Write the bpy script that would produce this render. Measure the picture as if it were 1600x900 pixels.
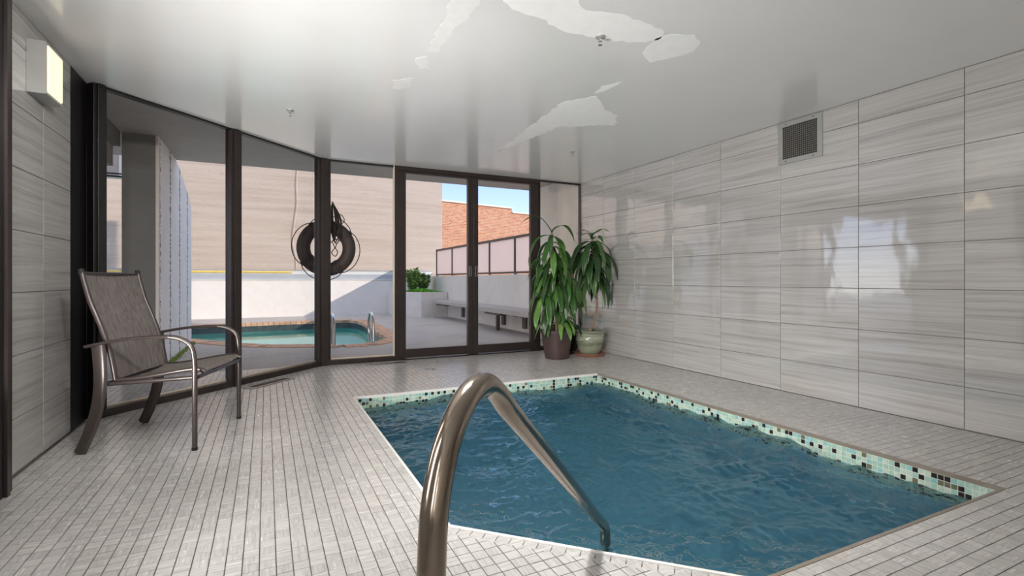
import bpy, math, random
from mathutils import Vector, Matrix
random.seed(7)
for o in list(bpy.data.objects): bpy.data.objects.remove(o)
SC = bpy.context.scene
COL = SC.collection
PI = math.pi

# ------------------------------------------------------------------ camera
CAM_H, FPX, HOR, YAW = 0.95, 791.68, 437.0, 0.451661
cd = bpy.data.cameras.new('camera'); cam = bpy.data.objects.new('camera', cd); COL.objects.link(cam)
cd.sensor_width = 36.0; cd.lens = 36.0 * FPX / 1600.0
cd.shift_y = -(450.0 - HOR) / 1600.0
cd.clip_start = 0.02; cd.clip_end = 300
cam.location = (0, 0, CAM_H); cam.rotation_euler = (PI / 2, 0, -YAW)
SC.camera = cam

# ------------------------------------------------------------------ sky, sun, exposure
W = bpy.data.worlds.new('sky'); SC.world = W; W.use_nodes = True
wn, wl = W.node_tree.nodes, W.node_tree.links
wn.clear()
wo = wn.new('ShaderNodeOutputWorld'); bg = wn.new('ShaderNodeBackground')
tc = wn.new('ShaderNodeTexCoord'); sx = wn.new('ShaderNodeSeparateXYZ'); rp = wn.new('ShaderNodeValToRGB')
wl.new(tc.outputs['Generated'], sx.inputs[0]); wl.new(sx.outputs['Z'], rp.inputs[0])
e = rp.color_ramp.elements
e[0].position = 0.0; e[0].color = (.88, .92, 1.0, 1)
e[1].position = 1.0; e[1].color = (.50, .59, .78, 1)
k = e.new(.09); k.color = (.47, .62, .95, 1)
k = e.new(.20); k.color = (.28, .44, .84, 1)
wl.new(rp.outputs[0], bg.inputs[0]); bg.inputs[1].default_value = 1.38
wl.new(bg.outputs[0], wo.inputs[0])

sd = bpy.data.lights.new('sun', 'SUN'); sun = bpy.data.objects.new('sun', sd); COL.objects.link(sun)
sd.energy = 2.3; sd.angle = 0.009; sd.color = (1.0, .93, .83)
sun.rotation_euler = Vector((-1, 1, -.53)).to_track_quat('-Z', 'Y').to_euler()
sun.location = (14, -10, 12)

vs = SC.view_settings
vs.view_transform = 'Standard'; vs.look = 'None'; vs.gamma = 1.0; vs.use_curve_mapping = False
vs.exposure = 0.50
SC.display_settings.display_device = 'sRGB'
cy = SC.cycles
cy.use_denoising = True
cy.max_bounces = 9; cy.diffuse_bounces = 4; cy.glossy_bounces = 5; cy.transmission_bounces = 8
cy.transparent_max_bounces = 24
cy.sample_clamp_indirect = 6.0
FILL_EMIT = 10.5
FILL_UP = 105.0
SPOT = 84.0       # watts of each added fill spot        # emission of the added fill diffusers
# ------------------------------------------------------------------ materials
def rgb(r, g, b):
    f = lambda c: (c / 255 / 12.92) if c / 255 <= .04045 else ((c / 255 + .055) / 1.055) ** 2.4
    return (f(r), f(g), f(b), 1)

class NT:
    def __init__(s, name):
        s.m = bpy.data.materials.new(name); s.m.use_nodes = True
        s.n, s.l = s.m.node_tree.nodes, s.m.node_tree.links
        s.p = s.n['Principled BSDF']; s.o = s.n['Material Output']
    def new(s, t, **kw):
        x = s.n.new('ShaderNode' + t)
        for a, b in kw.items(): setattr(x, a, b)
        return x
    def link(s, a, b): s.l.new(a, b)
    def val(s, x, i):
        return x.outputs[i] if not isinstance(x, (int, float)) else x
    def math(s, op, a, b=None, c=None, clamp=False):
        x = s.new('Math', operation=op); x.use_clamp = clamp
        for i, v in enumerate((a, b, c)):
            if v is None: continue
            if isinstance(v, (int, float)): x.inputs[i].default_value = v
            else: s.link(v, x.inputs[i])
        return x.outputs[0]
    def pos(s): return s.new('NewGeometry').outputs['Position']
    def objc(s): return s.new('TexCoord').outputs['Object']
    def scale(s, v, sc, loc=(0, 0, 0)):
        x = s.new('Mapping'); s.link(v, x.inputs[0]); x.inputs['Scale'].default_value = sc; x.inputs['Location'].default_value = loc
        return x.outputs[0]
    def noise(s, v, scale=5, detail=3, rough=.5, out='Fac'):
        x = s.new('TexNoise'); s.link(v, x.inputs['Vector'])
        x.inputs['Scale'].default_value = scale; x.inputs['Detail'].default_value = detail; x.inputs['Roughness'].default_value = rough
        return x.outputs[out]
    def ramp(s, f, stops, interp='LINEAR'):
        x = s.new('ValToRGB'); s.link(f, x.inputs[0]); x.color_ramp.interpolation = interp
        el = x.color_ramp.elements
        while len(el) < len(stops): el.new(.5)
        for k, (p, c) in zip(el, stops): k.position = p; k.color = c if len(c) == 4 else (*c, 1)
        return x.outputs[0]
    def mix(s, f, a, b, mode='MIX'):
        x = s.new('MixRGB', blend_type=mode)
        for i, v in enumerate((f, a, b)):
            if isinstance(v, (int, float)): x.inputs[i].default_value = v
            elif isinstance(v, tuple): x.inputs[i].default_value = v
            else: s.link(v, x.inputs[i])
        return x.outputs[0]
    def bump(s, h, strength=.3, dist=.01):
        x = s.new('Bump'); s.link(h, x.inputs['Height']); x.inputs['Strength'].default_value = strength; x.inputs['Distance'].default_value = dist
        s.link(x.outputs[0], s.p.inputs['Normal']); return x.outputs[0]
    def col(s, v):
        if isinstance(v, tuple): s.p.inputs['Base Color'].default_value = v
        else: s.link(v, s.p.inputs['Base Color'])
    def set(s, **kw):
        for a, b in kw.items():
            i = s.p.inputs[{'rough': 'Roughness', 'metal': 'Metallic', 'spec': 'Specular IOR Level', 'coat': 'Coat Weight', 'ior': 'IOR', 'trans': 'Transmission Weight'}[a]]
            if isinstance(b, (int, float)): i.default_value = b
            else: s.link(b, i)
        return s

M = {}
def plain(name, c, rough=.5, metal=0, spec=.5, var=.06, nscale=6, bump=0, bscale=40):
    t = NT(name); base = tuple(c)
    n = t.noise(t.pos(), nscale, 4, .6)
    lo = tuple(max(0, x * (1 - var * 1.5)) for x in base[:3]) + (1,); hi = tuple(min(1, x * (1 + var)) for x in base[:3]) + (1,)
    t.col(t.ramp(n, [(.3, lo), (.7, hi)])); t.set(rough=rough, metal=metal, spec=spec)
    if bump: t.bump(t.noise(t.pos(), bscale, 3, .6), bump, .004)
    M[name] = t.m; return t

# wall tile: polished grey stone with long horizontal veins, each tile its own cut
t = NT('wall_tile')
oi = t.new('ObjectInfo'); v = t.new('VectorMath', operation='MULTIPLY_ADD')
rnd = t.new('CombineXYZ'); 
for i in range(3): t.link(oi.outputs['Random'], rnd.inputs[i])
t.link(rnd.outputs[0], v.inputs[0]); v.inputs[1].default_value = (17, 23, 31); t.link(t.objc(), v.inputs[2])
wv = t.scale(v.outputs[0], (1, .8, 44))
dist = t.noise(t.scale(v.outputs[0], (1, 1.5, 4)), 2, 3)
wv2 = t.new('VectorMath', operation='ADD'); t.link(wv, wv2.inputs[0])
cz = t.new('CombineXYZ'); t.link(t.math('MULTIPLY', dist, 1.3), cz.inputs[2]); t.link(cz.outputs[0], wv2.inputs[1])
n1 = t.noise(wv2.outputs[0], 1.0, 5, .65)
n2 = t.noise(t.scale(wv2.outputs[0], (1, 1.6, 4)), 1.0, 3, .6)
c1 = t.ramp(n1, [(.28, rgb(158, 152, 147)), (.45, rgb(184, 180, 176)), (.6, rgb(196, 193, 189)), (.8, rgb(202, 200, 196))])
c2 = t.mix(t.ramp(n2, [(.35, (0.3, .3, .3)), (.6, (0, 0, 0))]), c1, rgb(158, 152, 147))
t.col(t.mix(t.math('MULTIPLY', oi.outputs['Random'], .22), c2, rgb(170, 168, 167)))
t.set(rough=.06, spec=.5, ior=2.4)
t.bump(t.noise(t.scale(t.pos(), (1, 2.2, 1.2)), 3.2, 1.5, .4), .045, .05)
M['wall_tile'] = t.m
plain('tile_grout', rgb(104, 99, 94), .8)
# floor mosaic
t = NT('floor_tile')
P = t.pos()
fl = t.new('VectorMath', operation='FLOOR'); t.link(t.scale(P, (1 / .0508, 1 / .0508, 0), (-.64 / .0508 + .001, -4.24 / .0508 + .001, 0)), fl.inputs[0])
wn_ = t.new('TexWhiteNoise', noise_dimensions='3D'); t.link(fl.outputs[0], wn_.inputs[0])
r1 = wn_.outputs['Value']
ad = t.new('VectorMath', operation='MULTIPLY_ADD'); t.link(wn_.outputs['Color'], ad.inputs[0]); ad.inputs[1].default_value = (40, 40, 40); t.link(P, ad.inputs[2])
sa = t.noise(t.scale(ad.outputs[0], (9, 120, 9)), 1, 3, .6)
sb = t.noise(t.scale(ad.outputs[0], (120, 9, 9)), 1, 3, .6)
st = t.mix(t.math('GREATER_THAN', r1, .45), sa, sb)
cc = t.ramp(st, [(.3, rgb(162, 159, 156)), (.5, rgb(182, 179, 175)), (.7, rgb(193, 190, 186))])
cc = t.mix(t.math('MULTIPLY', t.math('POWER', wn_.outputs['Value'], 1.6), .26), cc, rgb(138, 136, 136))
big = t.noise(P, 1.3, 4, .6)
cc = t.mix(t.ramp(big, [(.45, (0, 0, 0)), (.75, (.22, .22, .22))]), cc, rgb(128, 118, 108))
t.col(cc); t.set(rough=t.math('MULTIPLY_ADD', st, .2, .14), spec=.5, ior=1.6)
t.bump(t.noise(P, 9, 2), .04, .02)
M['floor_tile'] = t.m
t = NT('floor_grout')
n = t.noise(t.pos(), 1.1, 3); t.col(t.ramp(n, [(.35, rgb(70, 65, 61)), (.65, rgb(108, 102, 97))])); t.set(rough=.85); M['floor_grout'] = t.m

plain('ceiling_paint', rgb(232, 231, 229), .17, var=.015, nscale=2, bump=.02, bscale=3, spec=.6).set(ior=1.75)
plain('plaster', rgb(248, 247, 244), .7, var=.02, nscale=14, bump=.12, bscale=30)
plain('plaster_faint', rgb(236, 235, 232), .28, var=.03, nscale=14, bump=.1, bscale=30)
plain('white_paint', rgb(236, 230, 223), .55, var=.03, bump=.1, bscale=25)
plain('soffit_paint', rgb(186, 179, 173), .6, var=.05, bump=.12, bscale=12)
plain('fin_shade_grey', rgb(120, 119, 116), .65, var=.05, bump=.2, bscale=18)
plain('frame_bronze', rgb(58, 49, 47), .34, metal=.35, spec=.5, var=.10, nscale=9)
plain('frame_black', rgb(26, 23, 23), .4, metal=.2, var=.1)
plain('alu', rgb(170, 168, 170), .3, metal=.8, var=.05)
plain('grille_metal', rgb(172, 172, 168), .45, metal=.3, var=.05)
plain('dark_void', rgb(22, 21, 20), .8)
plain('vent_brown', rgb(92, 80, 72), .5, metal=.2)
plain('chair_tube', rgb(76, 68, 65), .28, metal=.5, spec=.6, var=.05)
plain('pot_brown', rgb(74, 58, 55), .42, var=.12, nscale=12, spec=.5)
plain('pot_dark', rgb(48, 44, 44), .5, var=.1)
plain('terracotta', rgb(150, 98, 78), .7, var=.1, nscale=20)
plain('soil', rgb(62, 48, 38), .95, var=.3, nscale=60, bump=.8, bscale=70)
plain('cane', rgb(150, 122, 96), .7, var=.2, nscale=40, bump=.4, bscale=60)
plain('brown_saucer', rgb(110, 90, 74), .6)
plain('rope', rgb(40, 34, 33), .85, var=.2, nscale=60)
plain('strap', rgb(52, 44, 46), .7)
plain('dark_rail', rgb(84, 72, 68), .45, metal=.2)
t = NT('frosted'); t.col(rgb(236, 224, 218)); t.set(rough=.3)
tl = t.new('BsdfTranslucent'); tl.inputs[0].default_value = rgb(246, 232, 226); mx = t.new('MixShader'); mx.inputs[0].default_value = .62
t.link(t.p.outputs[0], mx.inputs[1]); t.link(tl.outputs[0], mx.inputs[2]); t.link(mx.outputs[0], t.o.inputs[0]); M['frosted'] = t.m
plain('planter_paint', rgb(222, 216, 209), .6, var=.05, bump=.15, bscale=14)
plain('bench_stone', rgb(184, 178, 172), .75, var=.08, nscale=14, bump=.3, bscale=60)
plain('side_wall', rgb(230, 223, 214), .65, var=.05, nscale=2.5, bump=.15, bscale=14)
plain('ledge_grey', rgb(176, 179, 182), .55, var=.04)
plain('ledge_pale', rgb(222, 222, 220), .5, var=.03)
plain('yellow_line', rgb(236, 204, 96), .5, var=.06)
plain('grass', rgb(122, 150, 62), .8, var=.3, nscale=30)
plain('ground_far', rgb(150, 146, 140), .9)
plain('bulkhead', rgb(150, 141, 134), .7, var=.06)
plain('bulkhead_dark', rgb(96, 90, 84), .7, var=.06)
plain('cover_green', rgb(120, 190, 56), .6, var=.3, nscale=18)
plain('shrub_leaf', rgb(128, 162, 88), .5, var=.45, nscale=14)
plain('twig', rgb(86, 68, 50), .8)
plain('building_face', rgb(190, 188, 186), .7)
plain('pool_trim', rgb(214, 212, 206), .35, spec=.5, var=.03)
plain('trim_brown', rgb(130, 120, 108), .4, var=.08)
plain('coping_brick', rgb(212, 170, 140), .8, var=.22, nscale=5, bump=.3, bscale=50)
plain('mortar', rgb(170, 160, 150), .9)
plain('pool_dark_tile', rgb(74, 84, 90), .35, var=.25, nscale=10)
plain('aqua_plaster', rgb(150, 228, 216), .6, var=.03)
plain('cream', rgb(226, 214, 196), .4)

t = NT('steel'); t.col(rgb(150, 138, 126)); t.set(metal=1.0, rough=.17)
n = t.noise(t.scale(t.pos(), (30, 30, 30)), 1, 4, .6); t.set(rough=t.math('MULTIPLY_ADD', n, .16, .10)); M['steel'] = t.m
t = NT('steel_bright'); t.col(rgb(208, 207, 206)); t.set(metal=1.0, rough=.2); M['steel_bright'] = t.m
# woven sling
t = NT('sling'); o = t.objc()
w1 = t.new('TexWave'); t.link(o, w1.inputs[0]); w1.inputs['Scale'].default_value = 120; w1.bands_direction = 'Y'
w2 = t.new('TexWave'); t.link(o, w2.inputs[0]); w2.inputs['Scale'].default_value = 120; w2.bands_direction = 'Z'
nn = t.noise(t.scale(o, (60, 60, 6)), 1, 3)
cc = t.ramp(nn, [(.3, rgb(88, 81, 76)), (.7, rgb(124, 115, 108))])
t.col(cc); t.set(rough=.55, spec=.5); t.bump(t.math('ADD', w1.outputs['Fac'], w2.outputs['Fac']), .15, .001); M['sling'] = t.m
# leaves
def leafmat(name, a, b, c):
    t = NT(name); oi = t.new('ObjectInfo'); n = t.noise(t.scale(t.objc(), (8, 8, 8)), 1, 3)
    f = t.math('ADD', t.math('MULTIPLY', oi.outputs['Random'], .6), t.math('MULTIPLY', n, .5))
    t.col(t.ramp(f, [(.2, a), (.55, b), (.9, c)])); t.set(rough=.32, spec=.5)
    M[name] = t.m
leafmat('leaf', rgb(38, 66, 32), rgb(64, 106, 48), rgb(116, 156, 76))
leafmat('leaf_dark', rgb(34, 58, 32), rgb(52, 88, 44), rgb(94, 130, 70))
# green glazed pot
t = NT('glaze'); o = t.objc(); s = t.new('SeparateXYZ'); t.link(o, s.inputs[0])
n = t.noise(t.scale(o, (6, 6, 40)), 1, 4)
f = t.math('ADD', t.math('MULTIPLY', s.outputs['Z'], 2.4), t.math('MULTIPLY', n, .5))
t.col(t.ramp(f, [(.2, rgb(112, 116, 96)), (.45, rgb(148, 152, 130)), (.6, rgb(110, 114, 94)), (.78, rgb(164, 168, 148)), (.95, rgb(130, 134, 114))])); t.set(rough=.2, spec=.6); M['glaze'] = t.m
# concrete, board-marked
t = NT('board_concrete'); P = t.pos()
bz = t.noise(t.scale(P, (.35, .35, 7)), 1, 5, .65); br = t.noise(t.scale(P, (5, 5, 11)), 1, 9, .88); sp = t.noise(t.scale(P, (5, 5, 7)), 1, 5, .7)
cc = t.ramp(bz, [(.3, rgb(192, 172, 155)), (.5, rgb(205, 187, 171)), (.7, rgb(212, 195, 180))])
cc = t.mix(t.ramp(sp, [(.62, (0, 0, 0)), (.72, (.5, .5, .5))]), cc, rgb(172, 152, 138))
t.col(cc); t.set(rough=.85, spec=.2)
wz = t.new('TexWave', bands_direction='Z'); t.link(P, wz.inputs[0]); wz.inputs['Scale'].default_value = 1.15; wz.inputs['Distortion'].default_value = .6; wz.inputs['Detail'].default_value = 3
t.bump(t.math('ADD', t.math('MULTIPLY', br, 1.0), t.math('MULTIPLY', wz.outputs['Fac'], .10)), .5, .05); M['board_concrete'] = t.m
# painted concrete fin, flaked joints
t = NT('fin_paint'); P = t.pos(); s = t.new('SeparateXYZ'); t.link(P, s.inputs[0])
edge = t.noise(t.scale(P, (3, 14, 24)), 1, 5, .8)
near = None
for yj in (6.36, 7.02, 7.72, 8.42):
    dd = t.math('ABSOLUTE', t.math('SUBTRACT', s.outputs['Y'], yj))
    near = dd if near is None else t.math('MINIMUM', near, dd)
msk = t.math('LESS_THAN', t.math('MULTIPLY_ADD', near, 6.0, t.math('MULTIPLY', edge, 3.0)), 1.66)
nn = t.noise(P, 3, 4)
cc = t.mix(msk, t.ramp(nn, [(.3, rgb(240, 236, 230)), (.7, rgb(250, 247, 243))]), rgb(84, 84, 84)); t.col(cc); t.set(rough=.6); M['fin_paint'] = t.m
# aggregate deck
t = NT('aggregate'); P = t.pos(); a = t.noise(P, 55, 4, .8); b = t.noise(P, .9, 4, .6)
cc = t.ramp(a, [(.3, rgb(146, 138, 130)), (.5, rgb(190, 182, 174)), (.72, rgb(218, 211, 203))])
cc = t.mix(t.ramp(b, [(.5, (0, 0, 0)), (.75, (.45, .45, .45))]), cc, rgb(142, 132, 110))
t.col(cc); t.set(rough=.85, spec=.3); t.bump(a, .3, .005); M['aggregate'] = t.m
# far brickwork
t = NT('far_brick'); b = t.new('TexBrick'); t.link(t.scale(t.objc(), (1, 1, 1)), b.inputs[0])
b.inputs['Color1'].default_value = rgb(184, 116, 82); b.inputs['Color2'].default_value = rgb(210, 150, 112); b.inputs['Mortar'].default_value = rgb(206, 180, 160)
b.inputs['Scale'].default_value = 1.0; b.inputs['Brick Width'].default_value = .24; b.inputs['Row Height'].default_value = .085; b.inputs['Mortar Size'].default_value = .012
n = t.noise(t.objc(), 1.6, 5, .7); n2 = t.noise(t.objc(), 7, 3, .6)
cc = t.mix(t.ramp(n, [(.58, (0, 0, 0)), (.72, (.5, .5, .5))]), b.outputs[0], rgb(226, 206, 190))
cc = t.mix(t.ramp(n2, [(.30, (.55, .55, .55)), (.42, (0, 0, 0))]), cc, rgb(140, 84, 62))
t.col(cc); t.set(rough=.9, spec=.2); t.bump(b.outputs['Fac'], -.4, .02); M['far_brick'] = t.m
# clear glass: Fresnel mirror over straight-through
def thin(name, tint, ior=1.45, gl=1.0):
    m = bpy.data.materials.new(name); m.use_nodes = True; n, l = m.node_tree.nodes, m.node_tree.links; n.clear()
    o = n.new('ShaderNodeOutputMaterial'); mx = n.new('ShaderNodeMixShader'); tr = n.new('ShaderNodeBsdfTransparent'); g = n.new('ShaderNodeBsdfGlossy'); f = n.new('ShaderNodeFresnel')
    tr.inputs[0].default_value = tint; g.inputs['Roughness'].default_value = .0; g.inputs[0].default_value = (gl, gl, gl, 1); f.inputs[0].default_value = ior
    l.new(f.outputs[0], mx.inputs[0]); l.new(tr.outputs[0], mx.inputs[1]); l.new(g.outputs[0], mx.inputs[2]); l.new(mx.outputs[0], o.inputs[0]); M[name] = m
thin('glass', (.985, .968, .945, 1), 1.22)
# water: refracting surface, part straight-through so lamps reach the basin
def water(name, tint, straight, ior, bscale, bstr, bdist):
    t = NT(name); m = t.m; t.n.remove(t.p)
    gl = t.new('BsdfGlass'); gl.inputs['IOR'].default_value = ior; gl.inputs['Roughness'].default_value = 0.0; gl.inputs[0].default_value = tint
    tr = t.new('BsdfTransparent'); tr.inputs[0].default_value = tint
    if bstr:
        h1 = t.noise(t.scale(t.pos(), (1, 1.6, 1)), bscale, 3, .55)
        b = t.new('Bump'); t.link(h1, b.inputs['Height']); b.inputs['Strength'].default_value = bstr; b.inputs['Distance'].default_value = bdist
        t.link(b.outputs[0], gl.inputs['Normal'])
    mx = t.new('MixShader'); mx.inputs[0].default_value = straight; t.link(gl.outputs[0], mx.inputs[1]); t.link(tr.outputs[0], mx.inputs[2])
    t.link(mx.outputs[0], t.o.inputs[0]); M[name] = m
water('spa_water', (.78, .91, .95, 1), .10, 1.5, 26, 0, .016)
water('pool_water', (.86, 1.0, .98, 1), .12, 1.33, 5, .10, .01)
t = NT('spa_plaster'); n = t.noise(t.pos(), 3, 4); t.col(t.ramp(n, [(.3, rgb(90, 158, 184)), (.7, rgb(120, 186, 206))])); t.set(rough=.5); M['spa_plaster'] = t.m
def glasstile(name, c):
    t = NT(name); n = t.noise(t.pos(), 60, 2); c2 = tuple(x * .8 for x in c[:3]) + (1,); t.col(t.ramp(n, [(.3, c2), (.7, c)])); t.set(rough=.12, spec=.6); M[name] = t.m
for i, c in enumerate([rgb(164, 198, 180), rgb(190, 208, 190), rgb(146, 194, 190), rgb(112, 112, 88), rgb(44, 40, 36)]): glasstile('mosaic_%d' % i, c)
def emit(name, c, s):
    t = NT(name); t.p.inputs['Emission Color'].default_value = c; t.p.inputs['Emission Strength'].default_value = s; t.col((.25, .24, .22, 1)); M[name] = t.m
emit('fill_diffuser', (1.0, .985, .965, 1), FILL_EMIT)  # diffuser of the added fill strips
emit('fill_soft', (1.0, .985, .965, 1), 15.0)  # diffuser of the added ceiling fill
emit('sconce_glow', (1.0, .84, .55, 1), .85)

# ------------------------------------------------------------------ mesh helpers
class MB:
    def __init__(s): s.v = []; s.f = []; s.mi = []
    def add(s, vs, fs, mi=0):
        o = len(s.v); s.v += [tuple(p) for p in vs]; s.f += [tuple(i + o for i in f) for f in fs]; s.mi += [mi] * len(fs); return s
    def box(s, a, b, mi=0, bev=0):
        x0, y0, z0 = a; x1, y1, z1 = b
        vs = [(x0, y0, z0), (x1, y0, z0), (x1, y1, z0), (x0, y1, z0), (x0, y0, z1), (x1, y0, z1), (x1, y1, z1), (x0, y1, z1)]
        return s.add(vs, [(0, 3, 2, 1), (4, 5, 6, 7), (0, 1, 5, 4), (1, 2, 6, 5), (2, 3, 7, 6), (3, 0, 4, 7)], mi)
    def obox(s, p, q, w, z0, z1, mi=0):          # box along a plan segment
        p, q = Vector(p[:2]), Vector(q[:2]); d = (q - p).normalized(); n = Vector((-d.y, d.x)) * w / 2
        pts = [p - n, q - n, q + n, p + n]
        return s.prism([(a.x, a.y) for a in pts], z0, z1, mi)
    def prism(s, poly, z0, z1, mi=0, bottom=True):
        n = len(poly); vs = [(x, y, z0) for x, y in poly] + [(x, y, z1) for x, y in poly]
        fs = [tuple(range(n, 2 * n))] + [(i, (i + 1) % n, n + (i + 1) % n, n + i) for i in range(n)]
        if bottom: fs.append(tuple(reversed(range(n))))
        return s.add(vs, fs, mi)
    def tube(s, pts, r, n=10, cap=True, flat=None, mi=0):
        pts = [Vector(p) for p in pts]; rs = r if isinstance(r, (list, tuple)) else [r] * len(pts)
        tang = [(pts[min(i + 1, len(pts) - 1)] - pts[max(i - 1, 0)]).normalized() for i in range(len(pts))]
        u = tang[0].orthogonal().normalized()
        if flat is not None:
            u = Vector(flat); u = (u - tang[0] * u.dot(tang[0])).normalized()
        vs = []
        for p, t, rr in zip(pts, tang, rs):
            u = (u - t * u.dot(t)).normalized(); w = t.cross(u)
            ra, rb = rr if isinstance(rr, tuple) else (rr, rr)
            for k in range(n):
                a = 2 * PI * k / n; vs.append(p + u * math.cos(a) * ra + w * math.sin(a) * rb)
        fs = []
        for i in range(len(pts) - 1):
            for k in range(n):
                a, b = i * n + k, i * n + (k + 1) % n; fs.append((a, b, b + n, a + n))
        if cap: fs += [tuple(reversed(range(n))), tuple(range((len(pts) - 1) * n, len(pts) * n))]
        return s.add(vs, fs, mi)
    def lathe(s, prof, n=32, c=(0, 0, 0), mi=0):
        vs = []; m = len(prof)
        for r, z in prof:
            for k in range(n):
                a = 2 * PI * k / n; vs.append((c[0] + r * math.cos(a), c[1] + r * math.sin(a), c[2] + z))
        fs = [(i * n + k, i * n + (k + 1) % n, (i + 1) * n + (k + 1) % n, (i + 1) * n + k) for i in range(m - 1) for k in range(n)]
        if prof[0][0] > 1e-4: fs.append(tuple(reversed(range(n))))
        if prof[-1][0] > 1e-4: fs.append(tuple(range((m - 1) * n, m * n)))
        return s.add(vs, fs, mi)
    def mesh(s, name, mats, smooth=False):
        me = bpy.data.meshes.new(name); me.from_pydata(s.v, [], s.f)
        for m in (mats if isinstance(mats, (list, tuple)) else [mats]): me.materials.append(M[m])
        if any(s.mi): me.polygons.foreach_set('material_index', s.mi)
        me.update()
        if smooth:
            me.shade_smooth()
            if smooth != 2: me.set_sharp_from_angle(angle=math.radians(40))
        return me
    def build(s, name, mats, parent=None, smooth=False, loc=None, bevel=0):
        o = bpy.data.objects.new(name, s.mesh(name, mats, smooth)); COL.objects.link(o)
        if parent: o.parent = parent
        if loc: o.location = loc
        if bevel:
            b = o.modifiers.new('bevel', 'BEVEL'); b.width = bevel; b.segments = 2; b.limit_method = 'ANGLE'; b.angle_limit = math.radians(50)
        return o

def inst(name, me, parent=None, loc=(0, 0, 0), rot=(0, 0, 0)):
    o = bpy.data.objects.new(name, me); COL.objects.link(o); o.location = loc; o.rotation_euler = rot
    if parent: o.parent = parent
    return o
def tag(o, label=None, cat=None, group=None, kind=None):
    if label: o['label'] = label
    if cat: o['category'] = cat
    if group: o['group'] = group
    if kind: o['kind'] = kind
    return o
def empty(name, loc=(0, 0, 0), rz=0):
    o = bpy.data.objects.new(name, None); COL.objects.link(o); o.location = loc; o.rotation_euler = (0, 0, rz); o.empty_display_size = .1; return o
def struct(o, label=None): return tag(o, label, None, None, 'structure')
def bez(pts, n=8):                 # Catmull-Rom through points
    P = [Vector(p) for p in pts]; P = [P[0] * 2 - P[1]] + P + [P[-1] * 2 - P[-2]]; out = []
    for i in range(1, len(P) - 2):
        for k in range(n):
            t = k / n; a, b, c, d = P[i - 1:i + 3]
            out.append(.5 * ((2 * b) + (c - a) * t + (2 * a - 5 * b + 4 * c - d) * t * t + (3 * b - a - 3 * c + d) * t ** 3))
    out.append(P[-2]); return out
def clip(poly, a, b, c):           # keep a*x+b*y<=c
    out = []
    for i in range(len(poly)):
        p, q = poly[i], poly[(i + 1) % len(poly)]; dp, dq = a * p[0] + b * p[1] - c, a * q[0] + b * q[1] - c
        if dp <= 0: out.append(p)
        if (dp < 0 < dq) or (dq < 0 < dp):
            u = dp / (dp - dq); out.append((p[0] + u * (q[0] - p[0]), p[1] + u * (q[1] - p[1])))
    return out
def area(p): return .5 * sum(p[i][0] * p[(i + 1) % len(p)][1] - p[(i + 1) % len(p)][0] * p[i][1] for i in range(len(p)))
SY, CY = math.sin(YAW), math.cos(YAW)
def proj(x, y, z):
    d = SY * x + CY * y
    if d < .05: return None
    return 800 + FPX * (CY * x - SY * y) / d, HOR - FPX * (z - CAM_H) / d, d

# ------------------------------------------------------------------ dimensions (metres; camera stands at the origin, glass front along +Y)
XR, XL, YG, YB, ZC, ZS = 3.967, -1.10, 5.98, -2.60, 2.29, 2.43
PX0, PX1, PY0, PY1, PD = .64, 3.017, 1.10, 4.24, 2.51      # plunge pool; cut corner on x+y=PD
POOL = [(PX0, PD - PX0), (PD - PY0, PY0), (PX1, PY0), (PX1, PY1), (PX0, PY1)]
C1, C2, C3 = (.56, YG), (-.262, 5.163), (-1.06, 4.37)      # corners of the angled glazing

# ------------------------------------------------------------------ room shell
slab = MB()
hole = [(PX0 - .02, PD - PX0 - .02), (PD - PY0 - .02, PY0 - .02), (PX1 + .02, PY0 - .02), (PX1 + .02, PY1 + .02), (PX0 - .02, PY1 + .02)]
def ring_slab(mb, outer, inner, z, mi=0):
    # quad fan between an outer rectangle and a convex hole
    x0, y0, x1, y1 = outer; n = len(inner)
    rest = [(x0, y0), (x1, y0), (x1, y1), (x0, y1)]
    for i in range(n):
        p, q = inner[i], inner[(i + 1) % n]; a, b = q[1] - p[1], -(q[0] - p[0]); c = a * p[0] + b * p[1]
        out = clip(rest, -a, -b, -c); rest = clip(rest, a, b, c)
        if len(out) > 2 and abs(area(out)) > 1e-6: mb.add([(x, y, z) for x, y in out], [tuple(range(len(out)))], mi)
TZ = -.0022
ring_slab(slab, (-1.75, YB, XR + .05, 6.03), hole, TZ)
floor = slab.build('floor', 'floor_grout'); struct(floor, 'grey stone mosaic floor laid in small squares around the sunken pool')

# floor tiles: real pieces, clipped to the pool kerb; border row along the cut corner
PIT, GAP = .0508, .0034
bd = .052 * math.sqrt(2)
hole2 = [(PX0 - .012, PD - bd - PX0 + .012), (PD - bd - PY0 + .012, PY0 - .012), (PX1 + .012, PY0 - .012), (PX1 + .012, PY1 + .012), (PX0 - .012, PY1 + .012)]
edges = []
for i in range(5):
    p, q = hole2[i], hole2[(i + 1) % 5]; a, b = q[1] - p[1], -(q[0] - p[0]); edges.append((a, b, a * p[0] + b * p[1]))
def tile_faces(mb, poly, z=0.0, mi=0, ch=.0010):
    if area(poly) < 0: poly = poly[::-1]
    n = len(poly); cx = sum(p[0] for p in poly) / n; cy_ = sum(p[1] for p in poly) / n
    sc = lambda p: (p[0] + (cx - p[0]) * ch / .024, p[1] + (cy_ - p[1]) * ch / .024)
    top = [sc(p) for p in poly]
    vs = [(x, y, TZ - .001) for x, y in poly] + [(x, y, z - .0006) for x, y in poly] + [(x, y, z) for x, y in top]
    fs = [tuple(range(2 * n, 3 * n))]
    for k in range(2):
        fs += [(k * n + i, k * n + (i + 1) % n, (k + 1) * n + (i + 1) % n, (k + 1) * n + i) for i in range(n)]
    mb.add(vs, fs, mi)
full, rest_t = [], MB()
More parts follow.
